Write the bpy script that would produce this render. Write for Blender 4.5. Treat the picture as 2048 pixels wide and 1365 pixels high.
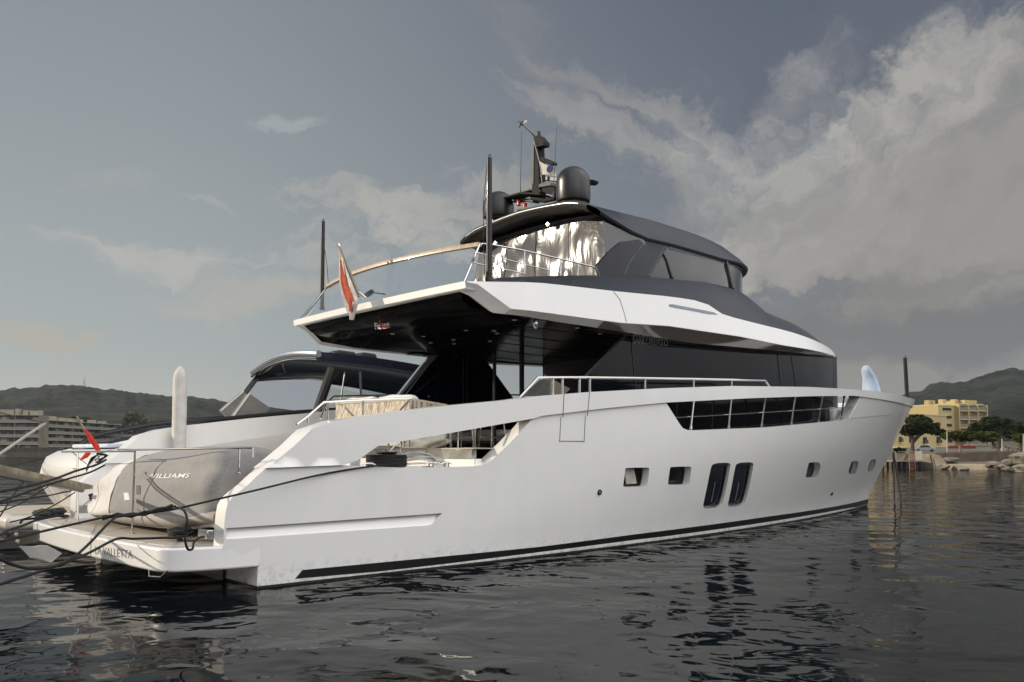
import bpy, bmesh, math, random
from math import radians, sin, cos, tan, atan, pi, sqrt
from mathutils import Vector, Matrix, noise, geometry
random.seed(7)
S = bpy.context.scene
COL = S.collection
for o in list(bpy.data.objects): bpy.data.objects.remove(o)

# ------------------------------------------------------------------ camera
# world axes = the yacht's axes: X towards the bow, Y to port, Z up, water at Z = 0
F = 1763.0; YAW = radians(48.1); HOR = 905.0; PIT = atan(F/28500.0); CXP = 1024.0
PPY = HOR - F*tan(PIT)
CAM = Vector((-5.45, -14.6, 1.83))
FW = Vector((cos(YAW)*cos(PIT), sin(YAW)*cos(PIT), sin(PIT)))
RT = Vector((sin(YAW), -cos(YAW), 0)); UP = RT.cross(FW)
cd = bpy.data.cameras.new('camera'); cam = bpy.data.objects.new('camera', cd); COL.objects.link(cam)
cd.sensor_width = 36.0; cd.lens = F/2048*36.0; cd.shift_y = (PPY-682.5)/2048
cd.clip_start = 0.05; cd.clip_end = 12000
cam.location = CAM; cam.rotation_euler = FW.to_track_quat('-Z', 'Y').to_euler()
S.camera = cam

# ------------------------------------------------------------------ light
SUN_AZ = radians(136); SUN_EL = radians(17)      # azimuth from +X towards +Y
sd = bpy.data.lights.new('sun', 'SUN'); so = bpy.data.objects.new('sun', sd); COL.objects.link(so)
sd.energy = 4.1; sd.angle = radians(0.5); sd.color = (1.0, 0.87, 0.70)
sdir = Vector((cos(SUN_AZ)*cos(SUN_EL), sin(SUN_AZ)*cos(SUN_EL), sin(SUN_EL)))
so.rotation_euler = sdir.to_track_quat('Z', 'Y').to_euler()
S.view_settings.view_transform = 'Standard'; S.view_settings.look = 'None'
S.view_settings.exposure = 0.0; S.view_settings.gamma = 1.0
S.cycles.max_bounces = 6; S.cycles.diffuse_bounces = 2; S.cycles.glossy_bounces = 4; S.cycles.transmission_bounces = 4
S.cycles.transparent_max_bounces = 10; S.cycles.use_denoising = True
S.cycles.caustics_reflective = False; S.cycles.caustics_refractive = False

W = bpy.data.worlds.new("World"); S.world = W; W.use_nodes = True
nt = W.node_tree; nt.nodes.clear()
class NB:                                   # small node-building helper
    def __init__(s, nt): s.nt = nt
    def n(s, t, **k):
        x = s.nt.nodes.new(t)
        for a, b in k.items():
            if a == 'i':
                for kk, v in b.items():
                    if hasattr(v, 'links') or isinstance(v, bpy.types.NodeSocket): s.nt.links.new(v, x.inputs[kk])
                    else: x.inputs[kk].default_value = v
            else: setattr(x, a, b)
        return x
    def m(s, op, a, b=None, c=None, clamp=False):
        x = s.nt.nodes.new('ShaderNodeMath'); x.operation = op; x.use_clamp = clamp
        for k, v in enumerate((a, b, c)):
            if v is None: continue
            if isinstance(v, bpy.types.NodeSocket): s.nt.links.new(v, x.inputs[k])
            else: x.inputs[k].default_value = v
        return x.outputs[0]
    def sm(s, v, a, b, c=0.0, d=1.0):
        x = s.n('ShaderNodeMapRange', interpolation_type='SMOOTHSTEP', i={0: v, 1: a, 2: b, 3: c, 4: d}); return x.outputs[0]
    def mix(s, f, a, b):
        x = s.nt.nodes.new('ShaderNodeMix'); x.data_type = 'RGBA'
        for k, v in ((0, f), (6, a), (7, b)):
            if isinstance(v, bpy.types.NodeSocket): s.nt.links.new(v, x.inputs[k])
            else: x.inputs[k].default_value = v if k == 0 else (*v[:3], 1)
        return x.outputs[2]
b = NB(nt)
sky = b.n('ShaderNodeTexSky', sky_type='NISHITA'); sky.sun_disc = False
sky.sun_elevation = SUN_EL; sky.sun_rotation = radians(90) - SUN_AZ; sky.air_density = 1.0; sky.dust_density = 1.5
tc = b.n('ShaderNodeTexCoord')
vec = b.n('ShaderNodeVectorMath', operation='NORMALIZE', i={0: tc.outputs['Generated']}).outputs[0]
n1 = b.n('ShaderNodeTexNoise', i={'Vector': vec, 'Scale': 3.2, 'Detail': 8, 'Roughness': 0.62})
off = b.n('ShaderNodeVectorMath', operation='SUBTRACT', i={0: n1.outputs['Color'], 1: (.5, .5, .5)}).outputs[0]
off = b.n('ShaderNodeVectorMath', operation='SCALE', i={0: off, 'Scale': 0.30}).outputs[0]
wv = b.n('ShaderNodeVectorMath', operation='ADD', i={0: vec, 1: off}).outputs[0]
sp = b.n('ShaderNodeSeparateXYZ', i={0: wv}); sp0 = b.n('ShaderNodeSeparateXYZ', i={0: vec})
def azel(q):
    az = b.m('DEGREES', b.m('ARCTAN2', q.outputs[1], q.outputs[0]))
    return az, b.m('DEGREES', b.m('ARCSINE', b.m('MINIMUM', b.m('MAXIMUM', q.outputs[2], -1.0), 1.0)))
azw, elw = azel(sp); az0, el0 = azel(sp0)
def sky_at(px, py):                         # bearing and height (degrees) of a point of the sky
    d = RT*(px-CXP)/F + UP*(PPY-py)/F + FW; d.normalize()
    return math.degrees(math.atan2(d.y, d.x)), math.degrees(math.asin(d.z))
def blob(px, py, rx, ry, rot=0, soft=1.0):  # a soft cloud bank at a bearing, half-sizes in degrees
    a, e = sky_at(px, py); r = radians(rot)
    da = b.m('SUBTRACT', azw, a); de = b.m('SUBTRACT', elw, e)
    u = b.m('ADD', b.m('MULTIPLY', da, -cos(r)/rx), b.m('MULTIPLY', de, sin(r)/rx))
    v = b.m('ADD', b.m('MULTIPLY', da, sin(r)/ry), b.m('MULTIPLY', de, cos(r)/ry))
    d = b.m('SQRT', b.m('ADD', b.m('MULTIPLY', u, u), b.m('MULTIPLY', v, v)))
    return b.sm(d, 1.0+0.5*soft, max(0.0, 1.0-0.8*soft))
def L(c): return tuple(((x/255+.055)/1.055)**2.4 if x > 10 else x/255/12.92 for x in c)
# clear sky: blue-grey, paler and slightly yellow near the left horizon, darker to the right
grad = b.sm(el0, 0, 34)
left = b.mix(grad, L((158, 164, 163)), L((127, 133, 139)))
right = b.mix(grad, L((110, 115, 121)), L((80, 87, 101)))
aL = sky_at(200, 600)[0]; aR = sky_at(1750, 600)[0]
lr = b.sm(az0, aL, aR)
base = b.mix(lr, left, right)
base = b.mix(b.m('MULTIPLY', b.sm(el0, 7, 0), b.sm(az0, sky_at(1000, 600)[0], sky_at(100, 600)[0], 0, .7)), base, L((176, 178, 166)))
nis = b.n('ShaderNodeVectorMath', operation='SCALE', i={0: sky.outputs[0], 'Scale': 0.012}).outputs[0]
col = b.n('ShaderNodeVectorMath', operation='ADD', i={0: base, 1: nis}).outputs[0]
# fibrous detail: noise stretched along a chosen slant (degrees of sky)
n3 = b.n('ShaderNodeTexNoise', i={'Vector': wv, 'Scale': 2.3, 'Detail': 5, 'Roughness': 0.5}).outputs[0]; big = b.sm(n3, 0.35, 0.65)
nL = b.n('ShaderNodeTexNoise', i={'Vector': vec, 'Scale': 9.0, 'Detail': 4, 'Roughness': .5}); jL = b.m('MULTIPLY', b.m('SUBTRACT', nL.outputs[0], .5), 7.0)
def fibre(rot, lx, ly, det=7, rough=.6, seed=0.0, jit=1.0):
    r = radians(rot); A_ = b.m('ADD', azw, b.m('MULTIPLY', jL, jit)); E_ = b.m('ADD', elw, b.m('MULTIPLY', jL, -.6*jit))
    u = b.m('ADD', b.m('MULTIPLY', A_, -cos(r)/lx), b.m('MULTIPLY', E_, sin(r)/lx)); v = b.m('ADD', b.m('MULTIPLY', A_, sin(r)/ly), b.m('MULTIPLY', E_, cos(r)/ly))
    q = b.n('ShaderNodeCombineXYZ', i={0: u, 1: v, 2: seed}).outputs[0]
    return b.n('ShaderNodeTexNoise', i={'Vector': q, 'Scale': 1.0, 'Detail': det, 'Roughness': rough}).outputs[0]
f_up = fibre(38, 7.0, 2.6, seed=1.0); f_dn = fibre(-34, 13.0, 1.9, seed=4.0, jit=.6); f_fl = fibre(4, 9.0, 1.3, seed=7.0, rough=.6, jit=.5); f_pf = fibre(8, 3.2, 2.0, det=6, seed=9.0, rough=.6); f_big = fibre(12, 14, 9, seed=3.0)
def put(mask, colr, amt, f=None, sharp=3.0, lo=.35, hi=.75):
    global col
    k = b.m('ADD', mask, b.m('MULTIPLY', b.m('SUBTRACT', f, .5), sharp)); k = b.m('MULTIPLY', b.sm(k, lo, hi), b.sm(mask, 0.0, .25))
    col = b.mix(b.m('MULTIPLY', k, amt), col, L(colr))
put(blob(1800, 560, 17, 10, 12, .8), (140, 138, 132), .95, f_big, 1.0, .1, 1.1)     # the big warm-grey bank on the right
put(blob(1950, 300, 9, 8, 30, .8), (152, 150, 146), .9, f_up, 1.8, .15, 1.2)
put(blob(1560, 430, 12, 5, 38, .9), (160, 158, 154), .85, f_up, 2.2, .2, 1.3)
put(blob(1330, 270, 12, 3.6, -32, .9), (152, 152, 151), .85, f_dn, 2.8, .35, 1.2)
put(blob(1120, 60, 10, 2.6, -30, .9), (128, 130, 136), .6, f_dn, 2.8, .35, 1.1)
put(blob(1560, 240, 8, 2.6, 40, .9), (182, 180, 176), .85, f_up, 2.6, .35, 1.5)
put(blob(1840, 150, 8, 3.0, 38, .9), (174, 172, 168), .8, f_up, 2.6, .35, 1.5)
put(blob(1420, 520, 6, 3, 30, .9), (176, 174, 170), .7, f_up, 2.8, .4, 1.5)
put(blob(1560, 570, 4.5, 2.0, 0, .9), (112, 118, 128), .8, f_fl, 3.0, .45, 1.0)    # blue gap
put(blob(1640, 690, 3.0, 1.4, 0, .7), (160, 155, 146), .6, f_pf, 3.0, .5, 1.1)
put(blob(830, 470, 8, 4.0, 14, .9), (178, 176, 171), .85, f_pf, 3.0, .35, 1.3)    # mottled small clouds left of the mast
put(blob(1010, 390, 8, 3.4, 14, .9), (156, 155, 152), .7, f_pf, 3.0, .45, 1.2)
put(blob(700, 400, 5, 1.8, 10, .9), (170, 169, 164), .6, f_pf, 3.2, .5, 1.2)
put(blob(330, 545, 9, 1.8, 0, .9), (182, 181, 176), .8, f_fl, 3.0, .35, 1.4)
put(blob(540, 640, 9, 2.2, 5, .9), (176, 174, 167), .75, f_fl, 2.4, .35, 1.35)
put(blob(570, 214, 3.0, .9, 10, .8), (172, 178, 180), .6, f_fl, 2.2, .2, 1.5)
put(blob(480, 431, 1.6, .45, -6, .8), (176, 179, 178), .55, f_fl, 2.0, .2, 1.5)
put(blob(260, 355, 5, .9, 4, .9), (162, 166, 165), .6, f_fl, 2.4, .35, 1.35)
put(blob(20, 700, 5, 1.3, -8, .8), (176, 172, 160), .7, f_fl, 2.0, .35, 1.0)
put(blob(1900, 650, 13, 3.0, 0, .9), (110, 113, 116), .85, f_big, 1.4, .3, .9)     # the dark foot of the bank
put(blob(1780, 545, 9, 2.0, 8, .9), (120, 121, 120), .6, f_fl, 2.0, .4, 1.1)
put(blob(1700, 70, 10, 3.4, 25, .9), (96, 103, 116), .7, f_dn, 2.4, .4, 1.1)
# bright lobe added to the unseen sky behind the camera, lighting the shaded hull
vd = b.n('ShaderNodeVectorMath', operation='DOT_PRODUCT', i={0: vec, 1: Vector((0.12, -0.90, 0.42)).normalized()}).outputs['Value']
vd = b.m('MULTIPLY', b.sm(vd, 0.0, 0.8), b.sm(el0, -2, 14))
sky_fill = b.mix(b.m('MULTIPLY', big, .9), (2.60, 2.54, 2.45), (1.35, 1.37, 1.42))
col = b.mix(vd, col, sky_fill)
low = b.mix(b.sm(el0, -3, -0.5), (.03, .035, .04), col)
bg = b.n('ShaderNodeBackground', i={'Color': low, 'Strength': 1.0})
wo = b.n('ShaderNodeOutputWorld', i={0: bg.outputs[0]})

# ------------------------------------------------------------------ helpers
def ray(px, py): return RT*(px-CXP)/F + UP*(PPY-py)/F + FW
def on(px, py, ax, v):
    d = ray(px, py); return CAM + d*((v-CAM[ax])/d[ax])
def X(px, py, v): return on(px, py, 0, v)
def Y(px, py, v): return on(px, py, 1, v)
def Z(px, py, v): return on(px, py, 2, v)
def D(px, py, dist): return CAM + ray(px, py)*dist
def onW(px, py, Wf):
    d = ray(px, py); t = 3.0
    while t < 60:
        p = CAM+d*t
        if p.y + Wf(p.x, p.z) >= 0: break
        t += 0.1
    a, c = t-0.1, t
    for _ in range(30):
        m = (a+c)/2; p = CAM+d*m
        if p.y+Wf(p.x, p.z) >= 0: c = m
        else: a = m
    return CAM+d*c
def interp(x, xs, ys):
    if x <= xs[0]: return ys[0]
    for i in range(1, len(xs)):
        if x <= xs[i]: return ys[i-1]+(ys[i]-ys[i-1])*(x-xs[i-1])/(xs[i]-xs[i-1])
    return ys[-1]

MATS = {}
def mat(name, color, rough=.5, metal=0, coat=0, nz=0.06, scale=6, bump=0, bscale=40, spec=.5, emit=None, color2=None, crough=.08):
    if name in MATS: return MATS[name]
    m = bpy.data.materials.new(name); m.use_nodes = True; nb = NB(m.node_tree)
    p = m.node_tree.nodes['Principled BSDF']
    p.inputs['Roughness'].default_value = rough; p.inputs['Metallic'].default_value = metal
    p.inputs['Coat Weight'].default_value = coat; p.inputs['Coat Roughness'].default_value = crough
    p.inputs['Specular IOR Level'].default_value = spec
    t = nb.n('ShaderNodeTexCoord')
    n = nb.n('ShaderNodeTexNoise', i={'Vector': t.outputs['Object'], 'Scale': scale, 'Detail': 5, 'Roughness': .6})
    c2 = color2 or tuple(max(0, c*(1-nz*2.5)) for c in color)
    k = nb.sm(n.outputs[0], .3, .7)
    m.node_tree.links.new(nb.mix(k, c2, color), p.inputs['Base Color'])
    if bump:
        n2 = nb.n('ShaderNodeTexNoise', i={'Vector': t.outputs['Object'], 'Scale': bscale, 'Detail': 4})
        bp = nb.n('ShaderNodeBump', i={'Height': n2.outputs[0], 'Strength': bump, 'Distance': .02})
        m.node_tree.links.new(bp.outputs[0], p.inputs['Normal'])
    if emit:
        p.inputs['Emission Color'].default_value = (*emit[0], 1); p.inputs['Emission Strength'].default_value = emit[1]
    MATS[name] = m; return m
def glass(name, tint, trans, rough=.02):     # thin tinted pane
    m = bpy.data.materials.new(name); m.use_nodes = True; nb = NB(m.node_tree); m.node_tree.nodes.clear()
    g = nb.n('ShaderNodeBsdfGlossy', i={'Color': (1, 1, 1, 1), 'Roughness': rough})
    tr = nb.n('ShaderNodeBsdfTransparent', i={'Color': (*trans, 1)})
    df = nb.n('ShaderNodeBsdfDiffuse', i={'Color': (*tint, 1)})
    t = nb.n('ShaderNodeTexCoord')
    nn = nb.n('ShaderNodeTexNoise', i={'Vector': t.outputs['Object'], 'Scale': 1.1, 'Detail': 2})
    bp = nb.n('ShaderNodeBump', i={'Height': nn.outputs[0], 'Strength': .12, 'Distance': .05})
    m.node_tree.links.new(bp.outputs[0], g.inputs['Normal'])
    a = nb.n('ShaderNodeAddShader', i={0: tr.outputs[0], 1: df.outputs[0]})
    fr = nb.n('ShaderNodeFresnel', i={'IOR': 1.52})
    x = nb.n('ShaderNodeMixShader', i={0: fr.outputs[0], 1: a.outputs[0], 2: g.outputs[0]})
    nb.n('ShaderNodeOutputMaterial', i={0: x.outputs[0]})
    MATS[name] = m; return m

class A:                                     # accumulates geometry for one mesh object
    def __init__(s): s.v = []; s.f = []; s.mi = []
    def add(s, v, f, mi=0):
        k = len(s.v); s.v += [tuple(p) for p in v]; s.f += [tuple(i+k for i in q) for q in f]; s.mi += [mi]*len(f); return s
    def box(s, lo, hi, mi=0):
        x0, y0, z0 = lo; x1, y1, z1 = hi
        return s.add([(x0,y0,z0),(x1,y0,z0),(x1,y1,z0),(x0,y1,z0),(x0,y0,z1),(x1,y0,z1),(x1,y1,z1),(x0,y1,z1)],
                     [(0,3,2,1),(4,5,6,7),(0,1,5,4),(1,2,6,5),(2,3,7,6),(3,0,4,7)], mi)
    def obox(s, c, ax, ay, az, mi=0):        # oriented box: centre and three half-axis vectors
        c = Vector(c); ax, ay, az = Vector(ax), Vector(ay), Vector(az)
        return s.add([c+i*ax+j*ay+k*az for k in (-1, 1) for i, j in ((-1,-1),(1,-1),(1,1),(-1,1))],
                     [(0,3,2,1),(4,5,6,7),(0,1,5,4),(1,2,6,5),(2,3,7,6),(3,0,4,7)], mi)
    def tube(s, pts, r, n=8, mi=0, closed=False):
        pts = [Vector(p) for p in pts]; N = len(pts); rr = r if isinstance(r, (list, tuple)) else [r]*N
        vs = []; prev = None
        for i, p in enumerate(pts):
            t = (pts[min(i+1, N-1)]-pts[max(i-1, 0)])
            t = t.normalized() if t.length > 1e-9 else Vector((0, 0, 1))
            if prev is None: a = t.orthogonal().normalized()
            else:
                a = prev-t*prev.dot(t); a = a.normalized() if a.length > 1e-6 else t.orthogonal().normalized()
            prev = a; c = t.cross(a)
            for k in range(n):
                th = 2*pi*k/n; vs.append(p+(a*cos(th)+c*sin(th))*rr[i])
        fs = [(i*n+k, i*n+(k+1) % n, (i+1)*n+(k+1) % n, (i+1)*n+k) for i in range(N-1) for k in range(n)]
        fs += [tuple(range(n))[::-1], tuple((N-1)*n+k for k in range(n))]
        return s.add(vs, fs, mi)
    def lathe(s, base, prof, n=32, axis=None, mi=0):   # profile (radius, height) about a vertical (or given) axis
        base = Vector(base); ax = Vector(axis).normalized() if axis else Vector((0, 0, 1)); a = ax.orthogonal().normalized(); c = ax.cross(a)
        vs = [base+ax*h+(a*cos(2*pi*k/n)+c*sin(2*pi*k/n))*max(r, 1e-4) for r, h in prof for k in range(n)]
        fs = [(i*n+k, i*n+(k+1) % n, (i+1)*n+(k+1) % n, (i+1)*n+k) for i in range(len(prof)-1) for k in range(n)]
        fs += [tuple(range(n))[::-1], tuple((len(prof)-1)*n+k for k in range(n))]
        return s.add(vs, fs, mi)
    def grid(s, rows, mi=0):                 # rows of equal-length point lists
        n = len(rows[0]); vs = [p for r in rows for p in r]
        return s.add(vs, [(i*n+k, i*n+k+1, (i+1)*n+k+1, (i+1)*n+k) for i in range(len(rows)-1) for k in range(n-1)], mi)
    def prism(s, poly, off, mi=0):           # polygon (3-D points) extruded by a vector
        n = len(poly); off = Vector(off); vs = [Vector(p) for p in poly]+[Vector(p)+off for p in poly]
        return s.add(vs, [tuple(range(n)), tuple(range(2*n-1, n-1, -1))]+[(i, i+n, (i+1) % n+n, (i+1) % n) for i in range(n)], mi)
    def mirror(s):
        n = len(s.v); s.v += [(x, -y, z) for x, y, z in s.v]; s.f += [tuple(i+n for i in q[::-1]) for q in s.f]; s.mi += s.mi; return s
    def build(s, name, mats, parent=None, bevel=0, seg=2, angle=35, weld=0, recalc=True, subsurf=0, flat=False):
        me = bpy.data.meshes.new(name); me.from_pydata(s.v, [], s.f); mats = mats if isinstance(mats, (list, tuple)) else [mats]
        for m in mats: me.materials.append(m)
        me.polygons.foreach_set('material_index', s.mi)
        if weld or recalc:
            bm = bmesh.new(); bm.from_mesh(me)
            if weld: bmesh.ops.remove_doubles(bm, verts=bm.verts, dist=weld)
            if recalc: bmesh.ops.recalc_face_normals(bm, faces=bm.faces)
            bm.to_mesh(me); bm.free()
        if not flat:
            me.shade_smooth(); me.set_sharp_from_angle(angle=radians(angle))
        o = bpy.data.objects.new(name, me); COL.objects.link(o)
        if bevel:
            md = o.modifiers.new('edge', 'BEVEL'); md.width = bevel; md.segments = seg; md.limit_method = 'ANGLE'; md.angle_limit = radians(40); md.harden_normals = False
        if subsurf:
            md = o.modifiers.new('sub', 'SUBSURF'); md.levels = md.render_levels = subsurf
        if parent: attach(o, parent)
        return o
def pair(acc, name, mats, parent, **k):     # a starboard piece and its port twin, each a mesh of its own
    o = acc.build(name, mats, parent, **k); m = A(); m.f = [q[::-1] for q in acc.f]; m.mi = list(acc.mi); m.v = [(x, -y, z) for x, y, z in acc.v]
    m.build(name, mats, parent, **k); return o
def wloc(o):
    v = Vector((0, 0, 0))
    while o: v += o.location; o = o.parent
    return v
def attach(o, parent):
    o.parent = parent
    if o.type in ('MESH', 'FONT') and parent.type == 'EMPTY' or parent.type == 'MESH':
        o.matrix_parent_inverse = Matrix.Translation(-BASE.get(root_of(parent).name, Vector((0, 0, 0))))
        if parent.type == 'MESH': o.matrix_parent_inverse = Matrix.Identity(4)
BASE = {}
def root_of(o):
    while o.parent: o = o.parent
    return o
def thing(name, label, cat, loc=(0, 0, 0), group=None):
    o = bpy.data.objects.new(name, None); COL.objects.link(o); o.location = loc; o.empty_display_size = .2
    BASE[o.name] = Vector(loc); o['label'] = label; o['category'] = cat
    if group: o['group'] = group
    return o
def tag(o, label, cat, group=None, kind=None):
    o['label'] = label; o['category'] = cat
    if group: o['group'] = group
    if kind: o['kind'] = kind
    return o
def struct(o, kind='structure', label=None):
    o['kind'] = kind
    if label: o['label'] = label
    return o
def pip(p, poly):
    x, y = p; c = False; j = len(poly)-1
    for i in range(len(poly)):
        xi, yi = poly[i]; xj, yj = poly[j]
        if (yi > y) != (yj > y) and x < (xj-xi)*(y-yi)/(yj-yi)+xi: c = not c
        j = i
    return c
def dens(poly, step, closed=True):
    out = []; n = len(poly)
    for i in range(n if closed else n-1):
        a = poly[i]; c = poly[(i+1) % n]; l = math.dist(a, c); k = max(1, int(l/step+.999))
        for j in range(k): out.append(tuple(a[q]+(c[q]-a[q])*j/k for q in range(len(a))))
    if not closed: out.append(tuple(poly[-1]))
    return out
def chaikin(poly, n=2):
    for _ in range(n):
        q = []
        for i in range(len(poly)):
            a, c = poly[i], poly[(i+1) % len(poly)]
            q.append(tuple(a[k]*.75+c[k]*.25 for k in range(2))); q.append(tuple(a[k]*.25+c[k]*.75 for k in range(2)))
        poly = q
    return poly
def rounded(poly, r):                        # rounds the corners of a 2-D polygon
    out = []; n = len(poly)
    for i in range(n):
        p0, p, p1 = Vector(poly[i-1]), Vector(poly[i]), Vector(poly[(i+1) % n])
        a = (p0-p); c = (p1-p); k = min(r, a.length*.45, c.length*.45)
        s_, e_ = p+a.normalized()*k, p+c.normalized()*k
        for t in (0, .25, .5, .75, 1): out.append(tuple(s_*(1-t)**2+p*2*t*(1-t)+e_*t*t))
    return out
def xz(pts, Wf): return [(p.x, p.z) for p in (onW(a, c, Wf) for a, c in pts)]
def sheet(acc, outline, holes, Wf, thick, step=.3, off=0.0, both=True, mi=0):
    """a curved plate on the surface |y| = Wf(x,z)+off, outline and holes given in (x,z), with real thickness inwards"""
    loops = [dens(outline, step)]+[dens(h, min(step, .25)) for h in holes]
    pts = []; edges = []
    for lp in loops:
        k = len(pts); pts += lp; edges += [(k+i, k+(i+1) % len(lp)) for i in range(len(lp))]
    xs = [p[0] for p in loops[0]]; zs = [p[1] for p in loops[0]]
    x = min(xs)+step*.5
    segs = [(pts[a_], pts[c_]) for a_, c_ in edges]
    def near(p):
        for a_, c_ in segs:
            if abs(a_[0]-p[0]) < 1.0 and abs(a_[1]-p[1]) < 1.0:
                if math.dist(a_, p) < step*.4 or math.dist(((a_[0]+c_[0])/2, (a_[1]+c_[1])/2), p) < step*.4: return True
        return False
    while x < max(xs):
        z = min(zs)+step*.5
        while z < max(zs):
            if pip((x, z), loops[0]) and not any(pip((x, z), h) for h in loops[1:]) and not near((x, z)): pts.append((x, z))
            z += step
        x += step
    r = geometry.delaunay_2d_cdt([Vector(p) for p in pts], edges, [], 0, 1e-6)
    vs, fs = r[0], r[2]
    good = []
    for f in fs:
        c = (sum(vs[i][0] for i in f)/3, sum(vs[i][1] for i in f)/3)
        if pip(c, loops[0]) and not any(pip(c, h) for h in loops[1:]): good.append(f)
    n = len(vs); out = []; inn = []
    for q in vs:
        w = max(Wf(q[0], q[1])+off, 0.0); out.append((q[0], -w, q[1])); inn.append((q[0], -max(w-thick, 0.0), q[1]))
    cnt = {}
    for f in good:
        for i in range(3):
            e = (f[i], f[(i+1) % 3]); cnt[e] = cnt.get(e, 0)+1
    faces = [tuple(f) for f in good]+[tuple(i+n for i in f[::-1]) for f in good]
    for (i, j) in cnt:
        if (j, i) not in cnt: faces.append((j, i, i+n, j+n))
    acc.add(out+inn, faces, mi)
    if both: acc.add([(x_, -y_, z_) for x_, y_, z_ in out+inn], [f[::-1] for f in faces], mi)
    return acc
def text(body, size, origin, xdir, ydir, m, parent, name, ext=.004, shear=0.0, sx=1.0, bold=0.0, zoff=0.0, width=None, wrap=None):
    cu = bpy.data.curves.new(name, 'FONT'); cu.body = body; cu.size = size; cu.extrude = ext; cu.shear = shear; cu.offset = bold
    cu.align_x = 'LEFT'; cu.align_y = 'BOTTOM_BASELINE'
    o = bpy.data.objects.new(name+'_tmp', cu); COL.objects.link(o)
    me = bpy.data.meshes.new_from_object(o.evaluated_get(bpy.context.evaluated_depsgraph_get())); bpy.data.objects.remove(o)
    if width: sx = width/(max(v.co.x for v in me.vertices)-min(v.co.x for v in me.vertices))
    xd = Vector(xdir).normalized(); yd = (Vector(ydir)-xd*Vector(ydir).dot(xd)).normalized(); zd = xd.cross(yd)
    M = Matrix((( *(xd*sx), 0), (*yd, 0), (*zd, 0), (0, 0, 0, 1))).transposed(); M.translation = Vector(origin)+zd*zoff
    me.transform(M)
    if wrap:
        for v in me.vertices: v.co = wrap(v.co)
    me.materials.clear(); me.materials.append(m)
    o = bpy.data.objects.new(name, me); COL.objects.link(o)
    if parent: attach(o, parent)
    return o

def text_px(body, q0, q1, hpx, fn, m, parent, name, bold=0.0, shear=0.0, slant=(0, -1)):
    """flat lettering laid on a surface: fn maps a bearing to the surface point"""
    cu = bpy.data.curves.new(name, 'FONT'); cu.body = body; cu.size = 1.0; cu.shear = shear; cu.offset = bold; cu.resolution_u = 3
    o = bpy.data.objects.new(name+'_tmp', cu); COL.objects.link(o)
    me = bpy.data.meshes.new_from_object(o.evaluated_get(bpy.context.evaluated_depsgraph_get())); bpy.data.objects.remove(o)
    bm = bmesh.new(); bm.from_mesh(me); bmesh.ops.triangulate(bm, faces=bm.faces); bmesh.ops.subdivide_edges(bm, edges=bm.edges, cuts=1); bm.to_mesh(me); bm.free()
    xs = [v.co.x for v in me.vertices]; ys = [v.co.y for v in me.vertices]; x0, x1, y1 = min(xs), max(xs), max(ys)
    for v in me.vertices:
        u = (v.co.x-x0)/(x1-x0); w = v.co.y/y1*hpx
        v.co = fn(q0[0]+(q1[0]-q0[0])*u+slant[0]*w, q0[1]+(q1[1]-q0[1])*u+slant[1]*w)
    me.materials.clear(); me.materials.append(m); o = bpy.data.objects.new(name, me); COL.objects.link(o)
    if parent: attach(o, parent)
    return o

# ------------------------------------------------------------------ materials
def gelcoat():
    m = bpy.data.materials.new('gelcoat'); m.use_nodes = True; nb = NB(m.node_tree); p = m.node_tree.nodes['Principled BSDF']
    t = nb.n('ShaderNodeTexCoord'); g = nb.n('ShaderNodeNewGeometry'); sp = nb.n('ShaderNodeSeparateXYZ', i={0: g.outputs['Position']})
    mp = nb.n('ShaderNodeMapping', i={0: t.outputs['Object']}); mp.inputs['Scale'].default_value = (2.2, 2.2, .7)
    n = nb.n('ShaderNodeTexNoise', i={'Vector': mp.outputs[0], 'Scale': 1.3, 'Detail': 6, 'Roughness': .65})
    n2 = nb.n('ShaderNodeTexNoise', i={'Vector': t.outputs['Object'], 'Scale': 9, 'Detail': 6, 'Roughness': .7})
    c = nb.mix(nb.sm(n.outputs[0], .3, .7), (.775, .77, .755), (.80, .795, .78))
    # scuffs and weed stain just above the water
    band = nb.m('MULTIPLY', nb.sm(sp.outputs[2], .42, .12), nb.sm(n2.outputs[0], .45, .68))
    c = nb.mix(nb.m('MULTIPLY', band, .38), c, (.22, .21, .19))
    wl = nb.m('MULTIPLY', nb.sm(sp.outputs[2], .10, .02), nb.sm(n2.outputs[0], .3, .6))
    c = nb.mix(nb.m('MULTIPLY', wl, .7), c, (.42, .36, .24))
    c = nb.mix(nb.m('LESS_THAN', sp.outputs[2], .032), c, (.008, .008, .009))
    m.node_tree.links.new(c, p.inputs['Base Color'])
    p.inputs['Roughness'].default_value = .28; p.inputs['Coat Weight'].default_value = .6; p.inputs['Coat Roughness'].default_value = .05
    nw = nb.n('ShaderNodeTexNoise', i={'Vector': t.outputs['Object'], 'Scale': .8, 'Detail': 1})
    bp = nb.n('ShaderNodeBump', i={'Height': nw.outputs[0], 'Strength': .15, 'Distance': .05}); m.node_tree.links.new(bp.outputs[0], p.inputs['Normal'])
    m.node_tree.links.new(bp.outputs[0], p.inputs['Coat Normal'])
    return m
GEL = gelcoat()
WHITE = mat('white_paint', (.8, .79, .77), .25, coat=.5, nz=.02, scale=2)
BLACKG = mat('black_gloss', (.006, .006, .007), .06, coat=1, nz=.2, spec=.5)
BLACKM = mat('black_matt', (.018, .018, .02), .45, nz=.1, bump=.1)
GREY = mat('dark_grey_paint', (.026, .031, .043), .38, coat=.0, nz=.06, scale=1.2, spec=.22)
GREYR = mat('rim_grey', (.05, .048, .046), .3, coat=.4, nz=.06, scale=1.2)
TEAK = None
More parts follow.
